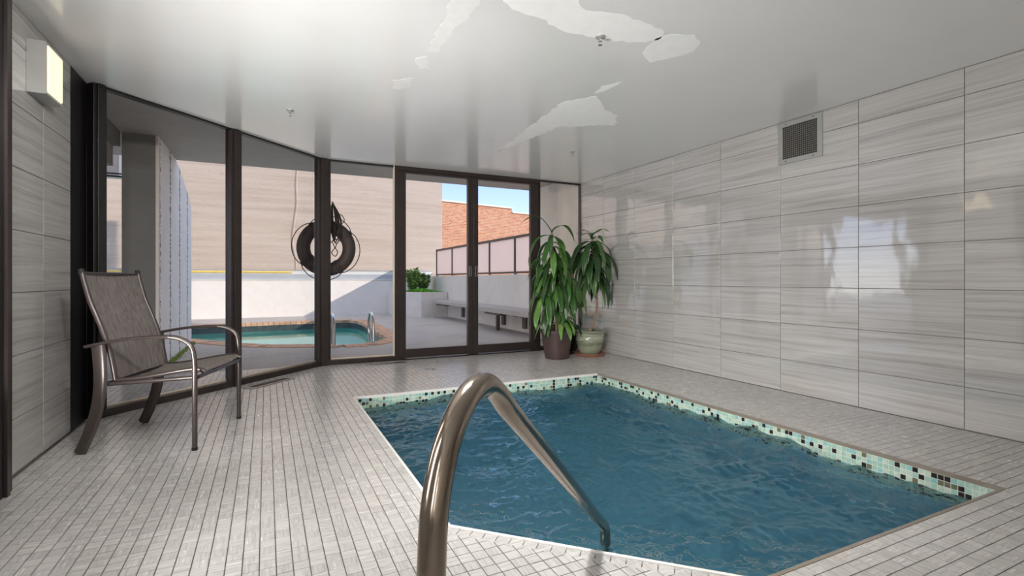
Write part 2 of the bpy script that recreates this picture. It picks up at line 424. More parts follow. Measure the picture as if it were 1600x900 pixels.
i0, i1 = int((-1.75 - PX0) / PIT) - 1, int((XR - PX0) / PIT) + 1
j0, j1 = int((YB - PY1) / PIT), int((6.03 - PY1) / PIT) + 1
h = PIT / 2 - GAP / 2
for i in range(i0, i1 + 1):
    for j in range(j0, j1 + 1):
        cx, cy_ = PX0 + (i + .5) * PIT, PY1 + (j + .5) * PIT
        if cx < XL and cy_ < 4.35: continue
        x0, x1, y0, y1 = max(cx - h, -1.75), min(cx + h, XR - .003), cy_ - h, min(cy_ + h, 6.03)
        if x1 - x0 < .006 or y1 - y0 < .006: continue
        poly = [(x0, y0), (x1, y0), (x1, y1), (x0, y1)]
        near_hole = (PX0 - .15 < cx < PX1 + .1) and (PY0 - .15 < cy_ < PY1 + .1)
        if not near_hole:
            if abs(x1 - x0 - 2 * h) < 1e-6 and abs(y1 - y0 - 2 * h) < 1e-6:
                full.append((cx, cy_)); continue
            tile_faces(rest_t, poly); continue
        rem = poly; outs = []
        for a, b, c in edges:
            if len(rem) < 3: break
            o = clip(rem, -a, -b, -c); rem = clip(rem, a, b, c)
            if len(o) > 2 and abs(area(o)) > 4e-5: outs.append(o)
        if len(outs) == 1 and abs(abs(area(outs[0])) - 4 * h * h) < 1e-7: full.append((cx, cy_))
        else:
            for o in outs: tile_faces(rest_t, o)
def seen_size(c):
    q = proj(c[0], c[1], 0)
    if not q or not (-5 < q[0] < 1605 and 0 < q[1] < 903): return 0
    return 1 / q[2]
full.sort(key=seen_size, reverse=True)
one = MB(); tile_faces(one, [(-h, -h), (h, -h), (h, h), (-h, h)]); one_me = one.mesh('tile', 'floor_tile')
for cx, cy_ in full[:290]:
    inst('tile', one_me, floor, (cx, cy_, random.uniform(-.0003, .0003)))
for cx, cy_ in full[290:]:
    tile_faces(rest_t, [(cx - h, cy_ - h), (cx + h, cy_ - h), (cx + h, cy_ + h), (cx - h, cy_ + h)], random.uniform(-.0003, .0003))
o = rest_t.build('tile_field', 'floor_tile', floor); o['kind'] = 'stuff'
# border row on the diagonal
dl = Vector((1, -1)).normalized(); dn = Vector((-1, -1)).normalized()
pA = Vector((PX0, PD - PX0)) + dn * .012; Ld = (Vector((PD - PY0, PY0)) - Vector((PX0, PD - PX0))).length
nb = int(Ld / PIT); bl = Ld / nb
bm_ = MB(); tile_faces(bm_, [(-bl / 2 + .0015, -.0235), (bl / 2 - .0015, -.0235), (bl / 2 - .0015, .0235), (-bl / 2 + .0015, .0235)]); bme = bm_.mesh('border_tile', 'floor_tile')
for k_ in range(nb):
    c = pA + dl * (bl * (k_ + .5)) + dn * .026
    inst('border_tile', bme, floor, (c.x, c.y, random.uniform(-.0003, .0003)), (0, 0, -PI / 4))

# ceiling
cpoly = [(XL - .1, YB), (XR + .03, YB), (XR + .03, YG + .06), (C1[0] - .03, YG + .06), (C3[0] - .07, C3[1] + .04), (XL - .1, 4.36)]
ceiling = MB().prism(cpoly, ZC, ZS + .02).build('ceiling', 'ceiling_paint'); struct(ceiling, 'low white semi-gloss ceiling with rough plaster repairs')
def patch(pts, mat, amp, label):
    random.seed(len(pts) * 31 + int(pts[0][0] * 100))
    out = []
    for i in range(len(pts)):
        p, q = Vector(pts[i]), Vector(pts[(i + 1) % len(pts)]); n = max(2, int((q - p).length / .035)); nr = Vector((-(q - p).y, (q - p).x)).normalized()
        for k_ in range(n):
            a = p.lerp(q, k_ / n) + nr * random.uniform(-amp, amp) * (1 if k_ else .3); out.append((a.x, a.y))
    if area(out) < 0: out = out[::-1]
    o = MB().prism(out, ZC - .0007, ZC + .001).build('plaster_patch', mat, ceiling); o['label'] = label
patch([(1.004, 2.18), (1.097, 2.262), (1.265, 2.275), (1.477, 2.34), (1.635, 2.325), (1.839, 2.285), (1.93, 2.25), (1.974, 2.187), (1.938, 2.107), (1.739, 2.068), (1.581, 2.074), (1.426, 2.102), (1.3, 2.0), (1.05, 1.9), (.93, 1.98)], 'plaster', .014, 'long ragged white plaster repair')
patch([(1.999, 2.361), (2.13, 2.445), (2.203, 2.329), (2.259, 2.207), (2.198, 2.104), (2.112, 2.062), (1.991, 2.105), (1.948, 2.183)], 'plaster', .008, 'oval white plaster repair')
patch([(2.175, 4.87), (2.14, 4.439), (2.053, 3.683), (2.02, 3.277), (2.168, 3.057), (2.407, 3.282), (2.58, 3.336), (2.72, 3.553), (2.3, 3.838), (2.238, 4.399)], 'plaster', .014, 'fan shaped white plaster repair with a thin tail')
patch([(2.129, 3.033), (2.168, 2.918), (2.17, 2.763), (2.092, 2.889)], 'plaster', .006, 'small leaf shaped plaster repair')
patch([(.79, 2.2), (.83, 2.599), (.851, 2.89), (.904, 2.883), (.905, 2.61), (.925, 2.352), (.92, 2.1)], 'plaster_faint', .012, 'faint narrow plaster smear')
patch([(.758, 3.412), (.808, 3.578), (.903, 3.505), (.88, 3.316)], 'plaster_faint', .02, 'faint round plaster dab')
patch([(.811, 3.024), (.876, 3.159), (.938, 3.129), (.871, 2.956)], 'plaster_faint', .014, 'faint small plaster dab')

# right wall, clad in big tiles
wall_r = MB().box((XR + .012, YB, -.05), (XR + .2, 7.50, ZS)).build('wall_right', 'white_paint'); struct(wall_r, 'long right wall clad in polished grey veined tiles')
MB().box((XR + .0035, YB, 0), (XR + .013, YG + .02, ZC)).build('tile_bed', 'tile_grout', wall_r)
ROWS = [0.002, .2719, .5790, .8861, 1.1932, 1.5003, 1.8074, 2.1145, ZC - .002]
cache = {}
def wtile(parent, side, y0, y1, z0, z1):
    g = .0020; w, hh = round((y1 - y0) / 2 - g, 4), round((z1 - z0) / 2 - g, 4); key = (side, w, hh)
    if key not in cache:
        m = MB(); s_ = -side; ch = .0012
        rect = lambda w_, h_: [(-w_, -h_), (w_, -h_), (w_, h_), (-w_, h_)]
        vs = [(s_ * x_, a, b) for x_, (w_, h_) in ((0, (w, hh)), (.008, (w, hh)), (.009, (w - ch, hh - ch))) for a, b in rect(w_, h_)]
        fs = [(8, 9, 10, 11)] + [(k_ * 4 + i, k_ * 4 + (i + 1) % 4, k_ * 4 + 4 + (i + 1) % 4, k_ * 4 + 4 + i) for k_ in (0, 1) for i in range(4)]
        if side > 0: fs = [tuple(reversed(f)) for f in fs]
        cache[key] = m.add(vs, fs).mesh('wall_tile', 'wall_tile')
    xx = XR + .009 if side > 0 else XL - .009
    return inst('wall_tile', cache[key], parent, (xx, (y0 + y1) / 2, (z0 + z1) / 2), (0, random.gauss(0, .0009), random.gauss(0, .0012)))
S0, TW = 1.632, .6362
ys = [S0 + TW * k_ for k_ in range(-6, 7)]
for a, b in zip(ys, ys[1:] + [YG]):
    if a >= YG - .02: continue
    for z0, z1 in zip(ROWS, ROWS[1:]): wtile(wall_r, 1, a, min(b, YG), z0, z1)

# left wall: short tiled return by the glazing, then the entry opening's jamb, then wall behind the camera
wall_l = MB().box((XL - .2, YB, -.05), (XL - .012, 4.05, ZS)).build('wall_left', 'white_paint'); struct(wall_l, 'short left wall clad in pale polished tiles with a wall light')
MB().box((XL - .013, YB, 0), (XL - .0035, 4.05, ZC)).build('tile_bed', 'tile_grout', wall_l)
yl = [3.625 + TW * k_ for k_ in range(-9, 2)]
for a, b in zip(yl, yl[1:]):
    for z0, z1 in zip(ROWS, ROWS[1:]): wtile(wall_l, -1, max(a, YB), min(b, 4.05), z0, z1)
struct(MB().box((XL - .2, YB - .15, -.05), (XR + .2, YB, ZS)).build('wall_back', 'white_paint'), 'plain white wall behind the viewer')

# dark bronze jamb at the very left edge
j = empty('door_3', (XL, 2.98, 0)); struct(j, 'dark bronze door jamb at the left edge')
MB().box((.0, -.16, .0), (.072, .055, ZC)).build('jamb', 'frame_black', j, bevel=.004)
MB().box((.072, -.03, .0), (.084, .0, ZC)).build('stop_bead', 'frame_bronze', j)
MB().box((.030, .055, .0), (.062, .066, ZC)).build('edge_bead', 'frame_bronze', j)

# ------------------------------------------------------------------ glazed front
def pane_box(parent, p, q, z0, z1, mat='glass', name='pane', t_=.008):
    return MB().obox(p, q, t_, z0, z1).build(name, mat, parent)
def lerp2(p, q, t_): return (p[0] + (q[0] - p[0]) * t_, p[1] + (q[1] - p[1]) * t_)
def mullion(parent, c, ang, w, d, name='mullion', mat='frame_bronze'):
    o = empty  # stepped profile: wide back leaf, narrow nose
    m = MB().box((-w / 2, -d * .5, 0), (w / 2, d * .5, ZC)).box((-w * .28, -d * .72, 0), (w * .28, -d * .5, ZC)).box((-w * .28, d * .5, 0), (w * .28, d * .66, ZC))
    ob = m.build(name, mat, parent, bevel=.003); ob.location = (c[0], c[1], 0); ob.rotation_euler = (0, 0, ang); return ob
def glazed(name, p, q, label, sill=.055):
    e_ = empty(name, (0, 0, 0)); struct(e_, label)
    pane_box(e_, p, q, sill - .01, ZC - .008)
    MB().obox(p, q, .075, .002, sill).build('sill_rail', 'frame_bronze', e_, bevel=.003)
    MB().obox(p, q, .05, ZC - .018, ZC - .001).build('head_rail', 'frame_black', e_)
    d = (Vector(q) - Vector(p)).normalized(); n = Vector((-d.y, d.x))
    if n.y > 0: n = -n
    pp, qq = Vector(p) - n * .028, Vector(q) - n * .028
    MB().obox(pp, qq, .012, sill, sill + .012).build('reflection_strip', 'cream', e_)  # cream strip stands for the reflected light along the sill
    return e_
w1 = glazed('window_1', C3, C2, 'tall angled glass pane behind the patio chair')
w2 = glazed('window_2', C2, C1, 'tall angled glass pane between the chair and the life ring')
w3 = glazed('window_3', C1, (1.37, YG), 'fixed glass pane between the life ring and the doors')
w4 = glazed('window_4', (3.29, YG), (XR - .015, YG), 'narrow glass sidelight behind the potted plants')
mullion(w1, C2, PI / 4, .112, .07)
mullion(w2, (C1[0] + .003, C1[1] - .005), PI / 8, .150, .085)
mullion(w1, (C3[0] + .012, C3[1] + .012), PI / 4, .085, .07, mat='frame_black')
MB().box((-.012, -.006, .002), (.012, .006, ZC)).build('edge_strip', 'alu', w1, loc=(XL + .028, 4.372, 0))
MB().box((XL - .03, 4.05, .002), (XL - .002, 4.40, ZC)).build('end_panel', 'frame_black', w1)
MB().box((XR - .022, YG - .02, .002), (XR - .006, YG + .02, ZC)).build('edge_strip', 'dark_rail', w4)
def door(name, xa, xb, handle_x, label, lw, rw):
    e_ = empty(name); struct(e_, label)
    y0, y1 = YG - .03, YG + .025
    MB().box((xa, y0, .012), (xa + lw, y1, 2.24)).build('stile', 'frame_bronze', e_, bevel=.003)
    MB().box((xb - rw, y0, .012), (xb, y1, 2.24)).build('stile', 'frame_bronze', e_, bevel=.003)
    MB().box((xa + lw, y0, .022), (xb - rw, y1, .125)).build('bottom_rail', 'frame_bronze', e_, bevel=.003)
    MB().box((xa + lw, y0, 2.215), (xb - rw, y1, 2.24)).build('top_rail', 'frame_bronze', e_)
    pane_box(e_, (xa + lw - .005, YG), (xb - rw + .005, YG), .12, 2.22)
    hd = MB()
    for sx_ in (-1, 1): hd.box((sx_ * .0125 - .0035, -.007, -.065), (sx_ * .0125 + .0035, 0, .065))
    for sz in (-1, 1): hd.box((-.016, -.007, sz * .0615 - .0035), (.016, 0, sz * .0615 + .0035))
    hh_ = hd.build('flush_pull', 'steel_bright', e_, loc=(handle_x, y0, 1.055))
    MB().box((-.009, -.002, -.058), (.009, 0, .058)).build('pull_recess', 'dark_void', hh_)
    return e_
d1 = door('door_1', 1.40, 2.343, 2.303, 'bronze framed glass sliding door, the one nearer the life ring', .09, .068)
d2 = door('door_2', 2.347, 3.285, 2.387, 'bronze framed glass sliding door beside the potted plants', .066, .12)
fr = empty('trim_1'); struct(fr, 'bronze frame around the pair of glass doors')
MB().box((1.355, YG - .04, .002), (1.398, YG + .05, ZC)).build('jamb', 'frame_bronze', fr)
MB().box((3.287, YG - .04, .002), (3.305, YG + .05, ZC)).build('jamb', 'frame_bronze', fr)
MB().box((1.398, YG - .04, 2.242), (3.287, YG + .05, ZC)).build('head', 'frame_bronze', fr)
MB().box((1.398, YG - .05, .0015), (3.287, YG + .06, .011)).build('threshold', 'frame_bronze', fr)
MB().box((1.345, YG - .03, .05), (1.355, YG + .02, ZC)).build('jamb_bead', 'cream', fr)

# ------------------------------------------------------------------ plunge pool basin
DEEP, WL = -.95, -.098
basin = MB()
n = len(POOL)
vs_ = [(x, y, -.016) for x, y in POOL] + [(x, y, DEEP) for x, y in POOL]
basin.add(vs_, [(i, n + i, n + (i + 1) % n, (i + 1) % n) for i in range(n)] + [tuple(range(n, 2 * n))])
big_ = [(x + (-.15 if x < 1 else .15), y + (-.15 if y < 2 else .15)) for x, y in POOL]
basin = basin.build('pool_basin', 'spa_plaster'); struct(basin, 'sunken indoor plunge pool with one cut corner and a mosaic waterline')
# kerb trim on each edge
for i in range(n):
    p, q = Vector(POOL[i]), Vector(POOL[(i + 1) % n]); d = (q - p).normalized(); nrm = Vector((d.y, -d.x))
    c0, c1_ = p + nrm * .004 - d * .002, q + nrm * .004 + d * .002
    MB().obox(c0, c1_, .014, -.018, .0012).build('edge_trim', 'pool_trim' if i in (0, 3, 4) else 'trim_brown', basin)
# mosaic band
MP = .0276; mm = MB().box((-.0122, 0, -.0122), (.0122, .004, .0122))
cand = []
for i in range(n):
    p, q = Vector(POOL[i]), Vector(POOL[(i + 1) % n]); d = (q - p); L = d.length; d.normalize(); nin = Vector((-d.y, d.x))
    for k_ in range(int(L / MP)):
        for r in range(9):
            c = p + d * (MP * (k_ + .5)); z = -.018 - MP * (r + .5)
            ci = random.choices(range(5), [36, 26, 14, 9, 16])[0]
            q_ = proj(c.x, c.y, z); vis = 0
            if i in (2, 3) and z > WL + .005 and q_ and 0 < q_[0] < 1600: vis = 1 / q_[2] * (1 if i == 3 else 1)
            cand.append((vis, c.x, c.y, z, math.atan2(d.y, d.x), ci))
cand.sort(reverse=True)
mes = [MB().box((-.0122, 0, -.0122), (.0122, .004, .0122)).mesh('mosaic_tile', 'mosaic_%d' % k_) for k_ in range(5)]
rest_m = MB()
for idx, (vis, x, y, z, an, ci) in enumerate(cand):
    if idx < 290 and vis > 0: inst('mosaic_tile', mes[ci], basin, (x, y, z), (0, 0, an))
    else:
        ca, sa_ = math.cos(an), math.sin(an)
        vs_ = [(x + ca * a - sa_ * b, y + sa_ * a + ca * b, z + c) for a, b, c in mes[ci].vertices[:] and [tuple(v_.co) for v_ in mes[ci].vertices]]
        rest_m.add(vs_, [tuple(p_.vertices) for p_ in mes[ci].polygons], ci)
o = rest_m.build('mosaic_field', ['mosaic_%d' % k_ for k_ in range(5)], basin); o['kind'] = 'stuff'
gb = MB()
for i in range(n):
    p, q = Vector(POOL[i]), Vector(POOL[(i + 1) % n]); d = (q - p).normalized(); nin = Vector((-d.y, d.x))
    gb.obox(p + nin * .0008, q + nin * .0008, .003, -.018 - MP * 9, -.016)
gb.build('mosaic_bed', 'pool_trim', basin)
# corner steps with pale nosing
for k_ in range(3):
    s0 = PD + .42 * (k_ + 1) ; z = -.32 - .24 * k_
    poly = [(PX0 + .006, PD - PX0), (PD - PY0, PY0 + .006), (s0 - PY0, PY0 + .006), (PX0 + .006, s0 - PX0)]
    st_ = MB().prism(poly, DEEP, z).build('step', 'spa_plaster', basin)
    a_, b_ = Vector((s0 - PY0, PY0 + .006)), Vector((PX0 + .006, s0 - PX0)); off = Vector((-.03, -.03)).normalized() * .03
    MB().obox(a_ + off, b_ + off, .03, z, z + .004).build('nosing', 'pool_trim', st_)
# rippled water surface
NX, NY = 330, 430
waves = [(random.uniform(0, 2 * PI), random.uniform(5, 10), random.uniform(.004, .007), random.uniform(0, 6.3)) for _ in range(6)] + \
        [(random.gauss(1.3, .8), random.uniform(14, 30), random.uniform(.0016, .0032), random.uniform(0, 6.3)) for _ in range(10)] + \
        [(random.gauss(1.3, .9), random.uniform(40, 80), random.uniform(.0005, .0010), random.uniform(0, 6.3)) for _ in range(10)]
def surf(x, y):
    wx = x + .06 * math.sin(3.1 * y + 1.3 * x); wy = y + .06 * math.sin(2.7 * x - 1.9 * y + 1)
    return sum(a * math.sin(k_ * (wx * math.cos(th) + wy * math.sin(th)) + ph) for th, k_, a, ph in waves)
from mathutils.noise import noise as pn
wm = MB(); ix = {}
for b in range(NY + 1):
    for a in range(NX + 1):
        x = PX0 + (PX1 - PX0) * a / NX; y = PY0 + (PY1 - PY0) * b / NY
        if x + y < PD: 
            s_ = (PD - x - y) / 2; x += s_; y += s_
        ix[a, b] = len(wm.v); wm.v.append((x, y, WL + surf(x, y) * (1.2 + .9 * pn((x * 1.7, y * 1.7, 9))) + .016 * (.5 - abs(pn((x * 4, y * 7, 2)))) + .009 * (.5 - abs(pn((x * 11, y * 15, 5)))) + .006 * pn((x * 30, y * 34, 1))))
for b in range(NY):
    for a in range(NX):
        f = [ix[a, b], ix[a + 1, b], ix[a + 1, b + 1], ix[a, b + 1]]
        xs = [wm.v[k_] for k_ in f]
        if abs(area([(p_[0], p_[1]) for p_ in xs])) < 1e-8: continue
        wm.f.append(tuple(f)); wm.mi.append(0)
o = wm.build('indoor_water', 'spa_water', smooth=2); tag(o, 'rippling blue water filling the indoor plunge pool', 'water', kind='stuff')

# ------------------------------------------------------------------ stainless handrail into the pool
def cw(r, d): return (CY * r + SY * d, -SY * r + CY * d)
hr = empty('pool_handrail', (*cw(-.113, .71), 0)); tag(hr, 'curved stainless steel handrail leading down into the indoor pool', 'handrail')
N_, L_ = Vector(cw(-.113, .71)), Vector(cw(.378, 2.05))
def hp(t_, z): p = N_.lerp(L_, t_) - N_; return (p.x, p.y, z)
pts = [hp(0, 0), hp(0, .2), hp(0, .4), hp(0, .52)] + bez([hp(0, .54), hp(.008, .63), hp(.035, .708), hp(.080, .758), hp(.128, .768), hp(.170, .742), hp(.21, .700)], 6)
pts += [hp(t_, .700 - (t_ - .21) * .955) for t_ in (.3, .45, .6, .75, .9)]
pts += bez([hp(.955, -.008), hp(.985, -.042), hp(.996, -.085), hp(1.0, -.14)], 5) + [hp(1, -.25), hp(1, -.5)]
MB().tube(pts, .0208, 24).build('rail_tube', 'steel', hr, smooth=True)
MB().lathe([(.05, 0.001), (.05, .006), (.042, .014), (.024, .018)], 28).build('base_flange', 'steel', hr, smooth=True)

# ------------------------------------------------------------------ patio chair
ch = empty('patio_chair', (-.532, 3.706, 0), math.radians(-17)); tag(ch, 'brown high-back patio armchair with woven sling seat standing by the windows', 'chair')
prof = bez([(-.155, .395), (-.168, .46), (-.192, .56), (-.228, .68), (-.272, .82), (-.298, .93), (-.310, 1.0)][0:] and [(x, 0, z) for x, z in [(-.150, .395), (-.160, .46), (-.180, .56), (-.222, .69), (-.272, .82), (-.300, .92), (-.318, .995)]], 6)
sprof = bez([(x, 0, z) for x, z in [(-.150, .392), (-.05, .398), (.08, .418), (.20, .438), (.275, .442), (.312, .425)]], 6)
for s_ in (-1, 1):
    MB().tube([(p.x, s_ * .268, p.z) for p in prof], .0135, 12).build('back_rail', 'chair_tube', ch, smooth=True)
    MB().tube([(p.x, s_ * .268, p.z) for p in sprof], .0125, 12).build('seat_rail', 'chair_tube', ch, smooth=True)
    MB().tube([(-.20, s_ * .285, .372), (.0, s_ * .288, .384), (.285, s_ * .30, .402)], (.011), 10).build('side_bar', 'chair_tube', ch, smooth=True)
    arm = bez([(-.268, s_ * .315, .586), (-.18, s_ * .318, .605), (-.03, s_ * .322, .628), (.12, s_ * .324, .634), (.205, s_ * .325, .622), (.262, s_ * .325, .578), (.279, s_ * .325, .50), (.281, s_ * .325, .40)], 6) + [Vector((.281, s_ * .325, .2)), Vector((.281, s_ * .325, .012))]
    ra = [(.022, .009) if i < 14 else ((.022 - (i - 14) * .0009, .009 + (i - 14) * .0005) if i < 24 else (.0135, .0135)) for i in range(len(arm))]
    MB().tube(arm, ra, 12, flat=(0, 1, 0)).build('arm', 'chair_tube', ch, smooth=True)
    MB().lathe([(.015, 0), (.015, .016), (.012, .018)], 14, (.281, s_ * .325, 0)).build('foot_cap', 'dark_void', ch, smooth=True)
    leg = bez([(-.215, s_ * .305, .600), (-.205, s_ * .305, .48), (-.205, s_ * .305, .36), (-.225, s_ * .305, .22), (-.268, s_ * .305, .09), (-.305, s_ * .305, .006)], 6)
    MB().tube(leg, [(.013, .036 - .006 * i / len(leg)) for i in range(len(leg))], 12, flat=(0, 1, 0)).build('leg', 'chair_tube', ch, smooth=True)
def sheet(profile, hw, sag, name, th=.004):
    m = MB(); ny = 10; P_ = profile
    for side in (0, 1):
        for i, p in enumerate(P_):
            for k_ in range(ny + 1):
                u = k_ / ny * 2 - 1; g = sag * (1 - u * u)
                tn = (P_[min(i + 1, len(P_) - 1)] - P_[max(i - 1, 0)]).normalized(); nr = Vector((-tn.z, 0, tn.x))
                q = p + nr * (-g + (th if side else 0)); m.v.append((q.x, u * hw, q.z))
    nn_ = len(P_) * (ny + 1)
    for i in range(len(P_) - 1):
        for k_ in range(ny):
            a = i * (ny + 1) + k_; b = a + ny + 1
            m.f += [(a, a + 1, b + 1, b), (nn_ + a, nn_ + b, nn_ + b + 1, nn_ + a + 1)]; m.mi += [0, 0]
    return m.build(name, 'sling', ch, smooth=True)
sheet([p for p in prof], .266, -.012, 'backrest')
sheet(sprof[:-2], .266, .022, 'seat')
MB().tube([(-.318, -.266, .985), (-.318, .266, .985)], .008, 8).build('top_bar', 'chair_tube', ch, smooth=True)
MB().tube([(.285, -.30, .402), (.285, .30, .402)], .011, 10).build('front_bar', 'chair_tube', ch, smooth=True)
MB().tube([(-.20, -.29, .372), (-.20, .29, .372)], .011, 10).build('rear_bar', 'chair_tube', ch, smooth=True)
for s_ in (-1, 1): MB().lathe([(.0, .012), (.012, .010), (.015, 0), (.015, -.02)], 12, (-.3185, s_ * .268, 1.0)).build('end_cap', 'dark_void', ch, smooth=True)

# ------------------------------------------------------------------ wall light and added fill lights
def sconce(name, loc, rz, label, mat='sconce_glow'):
    e_ = empty(name, loc, rz); tag(e_, label, 'wall light', 'box wall lights')
    # local +x points off the wall
    h_ = MB().box((0, -.115, -.135), (.012, .115, .135)).box((.012, -.115, -.135), (.078, -.103, .135)).box((.012, .103, -.135), (.078, .115, .135)).box((.012, -.103, .123), (.078, .103, .135)).box((.012, -.103, -.135), (.078, .103, -.123))
    h_.build('housing', 'grille_metal', e_)
    g_ = MB().box((.03, -.101, -.121), (.085, .101, .121)).build('diffuser', mat, e_, bevel=.006)
    return e_
sconce('wall_sconce', (XL + .001, 3.515, 2.045), 0, 'glowing square wall light on the tiled left wall')
def flush(x, y, label):  # unseen fill light, added to brighten the room
    e_ = empty('fill_ceiling_light', (x, y, ZC)); tag(e_, label, 'fill light')
    f_ = MB()
    for a, b in (((-.32, -.32), (.32, -.30)), ((-.32, .30), (.32, .32)), ((-.32, -.30), (-.30, .30)), ((.30, -.30), (.32, .30))): f_.box((*a, -.05), (*b, -.001))
    f_.build('frame', 'grille_metal', e_)
    MB().box((-.30, -.30, -.046), (.30, .30, -.004)).build('diffuser', 'fill_soft', e_)
flush(.62, 1.62, 'flush ceiling fill light added above the viewer')
# added fill spots on an unseen track above the viewer, brightening the far end
tk = empty('fill_track', (-.05, .95, ZC)); tag(tk, 'added fill lighting, ceiling track with five spotlights above the viewer', 'track light')
MB().box((-.6, -.017, -.03), (.6, .017, -.001)).build('track', 'grille_metal', tk)
for hx, aim in ((-.5, (.2, 5.4, .7)), (-.25, (2.2, 5.6, 1.0)), (0, (3.7, 4.4, .8)), (.25, (1.9, 2.4, -.1)), (.5, (XL, 3.7, 1.35))):
    d_ = (Vector(aim) - Vector((-.05 + hx, .95, ZC - .13))).normalized()
    hd_ = empty('fill_head', (hx, 0, -.13)); hd_.parent = tk; hd_.rotation_euler = d_.to_track_quat('-Z', 'Y').to_euler()
    MB().lathe([(.02, .09), (.045, .08), (.05, -.05), (.046, -.055), (.042, .02), (0, .025)], 24).build('can', 'grille_metal', hd_, smooth=True)
    MB().tube([(hx, 0, -.03), (hx, 0, -.10)], .008, 8).build('stem', 'grille_metal', tk)
    ld = bpy.data.lights.new('fill_spot', 'SPOT'); ld.energy = SPOT; ld.spot_size = 1.25; ld.spot_blend = 1.0; ld.shadow_soft_size = .045; ld.color = (1.0, .98, .955)
    lo = bpy.data.objects.new('fill_spot', ld); COL.objects.link(lo); lo.parent = hd_; lo.location = (0, 0, -.06)
    ld.cycles.is_caustics_light = True
    ld.energy = SPOT * {.25: 2.6, .5: 1.15}.get(hx, 1.0)
# added fill uplights, out of view on the left wall, brightening the ceiling
def uplight(loc, aim, w_, label, off):
    e_ = empty('fill_uplight', loc); tag(e_, label, 'wall light', 'added fill uplights')
    d_ = (Vector(aim) - Vector(loc) - Vector(off)).normalized()
    MB().tube([(0, 0, 0), tuple(off)], .009, 10).build('arm', 'grille_metal', e_, smooth=True)
    o_ = Vector(off).normalized(); MB().tube([tuple(o_ * .001), tuple(o_ * .014)], .05, 24).build('wall_plate', 'grille_metal', e_)
    hd_ = empty('fill_head', off); hd_.parent = e_; hd_.rotation_euler = d_.to_track_quat('-Z', 'Y').to_euler()
    MB().lathe([(.02, .09), (.055, .08), (.06, -.05), (.056, -.055), (.05, .02), (0, .025)], 24).build('can', 'grille_metal', hd_, smooth=True)
    ld = bpy.data.lights.new('fill_uplamp', 'SPOT'); ld.energy = w_; ld.spot_size = 2.0; ld.spot_blend = 1.0; ld.shadow_soft_size = .05; ld.color = (1.0, .985, .965)
    lo = bpy.data.objects.new('fill_uplamp', ld); COL.objects.link(lo); lo.parent = hd_; lo.location = (0, 0, -.06)
uplight((XL + .001, 2.60, .32), (2.0, 4.6, 2.3), FILL_UP * .7, 'added fill uplight on the left wall close to the door jamb', (.07, 0, 0))
uplight((XL + .001, 1.6, .32), (3.0, 3.4, 2.3), FILL_UP * 1.5, 'added fill uplight on the left wall between the fill strips', (.12, 0, 0))
# tall fill strips added out of view on the left wall to brighten the room
def strip(y, label):
    e_ = empty('fill_strip', (XL + .001, y, 1.35)); tag(e_, label, 'wall light', 'added fill strips along the left wall')
    MB().box((0, -.10, -.64), (.02, .10, .64)).box((.02, -.10, .60), (.07, .10, .64)).box((.02, -.10, -.64), (.07, .10, -.60)).build('housing', 'grille_metal', e_, bevel=.004)
    MB().box((.02, -.085, -.60), (.065, .085, .60)).build('diffuser', 'fill_diffuser', e_, bevel=.01)
strip(2.2, 'added tall fill strip on the left wall, nearest the door jamb')
strip(.85, 'added tall fill strip on the left wall, second from the door jamb')
strip(-.65, 'added tall fill strip on the left wall, third from the door jamb')
strip(-2.0, 'added tall fill strip on the left wall, farthest from the door jamb')

# ------------------------------------------------------------------ ceiling sprinklers
def sprinkler(x, y, label):
    e_ = empty('sprinkler', (x, y, ZC)); e_.scale = (.75, .75, .85); tag(e_, label, 'sprinkler', 'ceiling sprinklers')
    MB().lathe([(.038, 0), (.036, -.006), (.02, -.010), (.014, -.011)], 20).build('escutcheon', 'grille_metal', e_, smooth=True)
    MB().lathe([(.011, -.009), (.011, -.03), (.006, -.034)], 12).tube([(.011, 0, -.02), (.016, 0, -.036), (.004, 0, -.052)], .0025, 6).tube([(-.011, 0, -.02), (-.016, 0, -.036), (-.004, 0, -.052)], .0025, 6).build('body', 'steel_bright', e_, smooth=True)
    MB().lathe([(.004, -.05), (.016, -.054), (.016, -.056), (.003, -.058)], 14).build('deflector', 'steel_bright', e_, smooth=True)
sprinkler(.169, 4.368, 'small sprinkler on the open ceiling near the angled windows')
sprinkler(2.888, 4.495, 'small sprinkler on the ceiling near the potted plants')
sprinkler(1.657, 2.30, 'small sprinkler on the ceiling at the edge of the long plaster repair')

# ------------------------------------------------------------------ wall vent
v_ = empty('wall_vent', (XR, 2.727, 2.107)); tag(v_, 'square grey eggcrate vent high on the tiled wall', 'vent')
f_ = MB(); ow, oh, iw, ih = .192, .176, .150, .136
f_.box((-.012, -ow, -oh), (0, ow, -ih)).box((-.012, -ow, ih), (0, ow, oh)).box((-.012, -ow, -ih), (0, -iw, ih)).box((-.012, iw, -ih), (0, ow, ih)); f_.build('frame', 'grille_metal', v_, bevel=.002)
MB().box((-.0025, -iw, -ih), (-.0005, iw, ih)).build('duct_back', 'dark_void', v_)
nb_, nh_ = 17, 16
plain('vent_bar', rgb(126, 122, 116), .5, metal=.2)
bv = MB().box((-.010, -.0021, -ih), (-.003, .0021, ih)).mesh('upright_bar', 'vent_bar'); bh = MB().box((-.010, -iw, -.0021), (-.003, iw, .0021)).mesh('cross_bar', 'vent_bar')
for k_ in range(1, nb_): inst('upright_bar', bv, v_, (0, -iw + 2 * iw * k_ / nb_, 0))
for k_ in range(1, nh_): inst('cross_bar', bh, v_, (0, 0, -ih + 2 * ih * k_ / nh_))
for a in (-1, 1):
    for b in (-1, 1): MB().tube([(-.0115, a * .12, b * .156), (-.0145, a * .12, b * .156)], .005, 10).build('screw', 'dark_rail', v_)

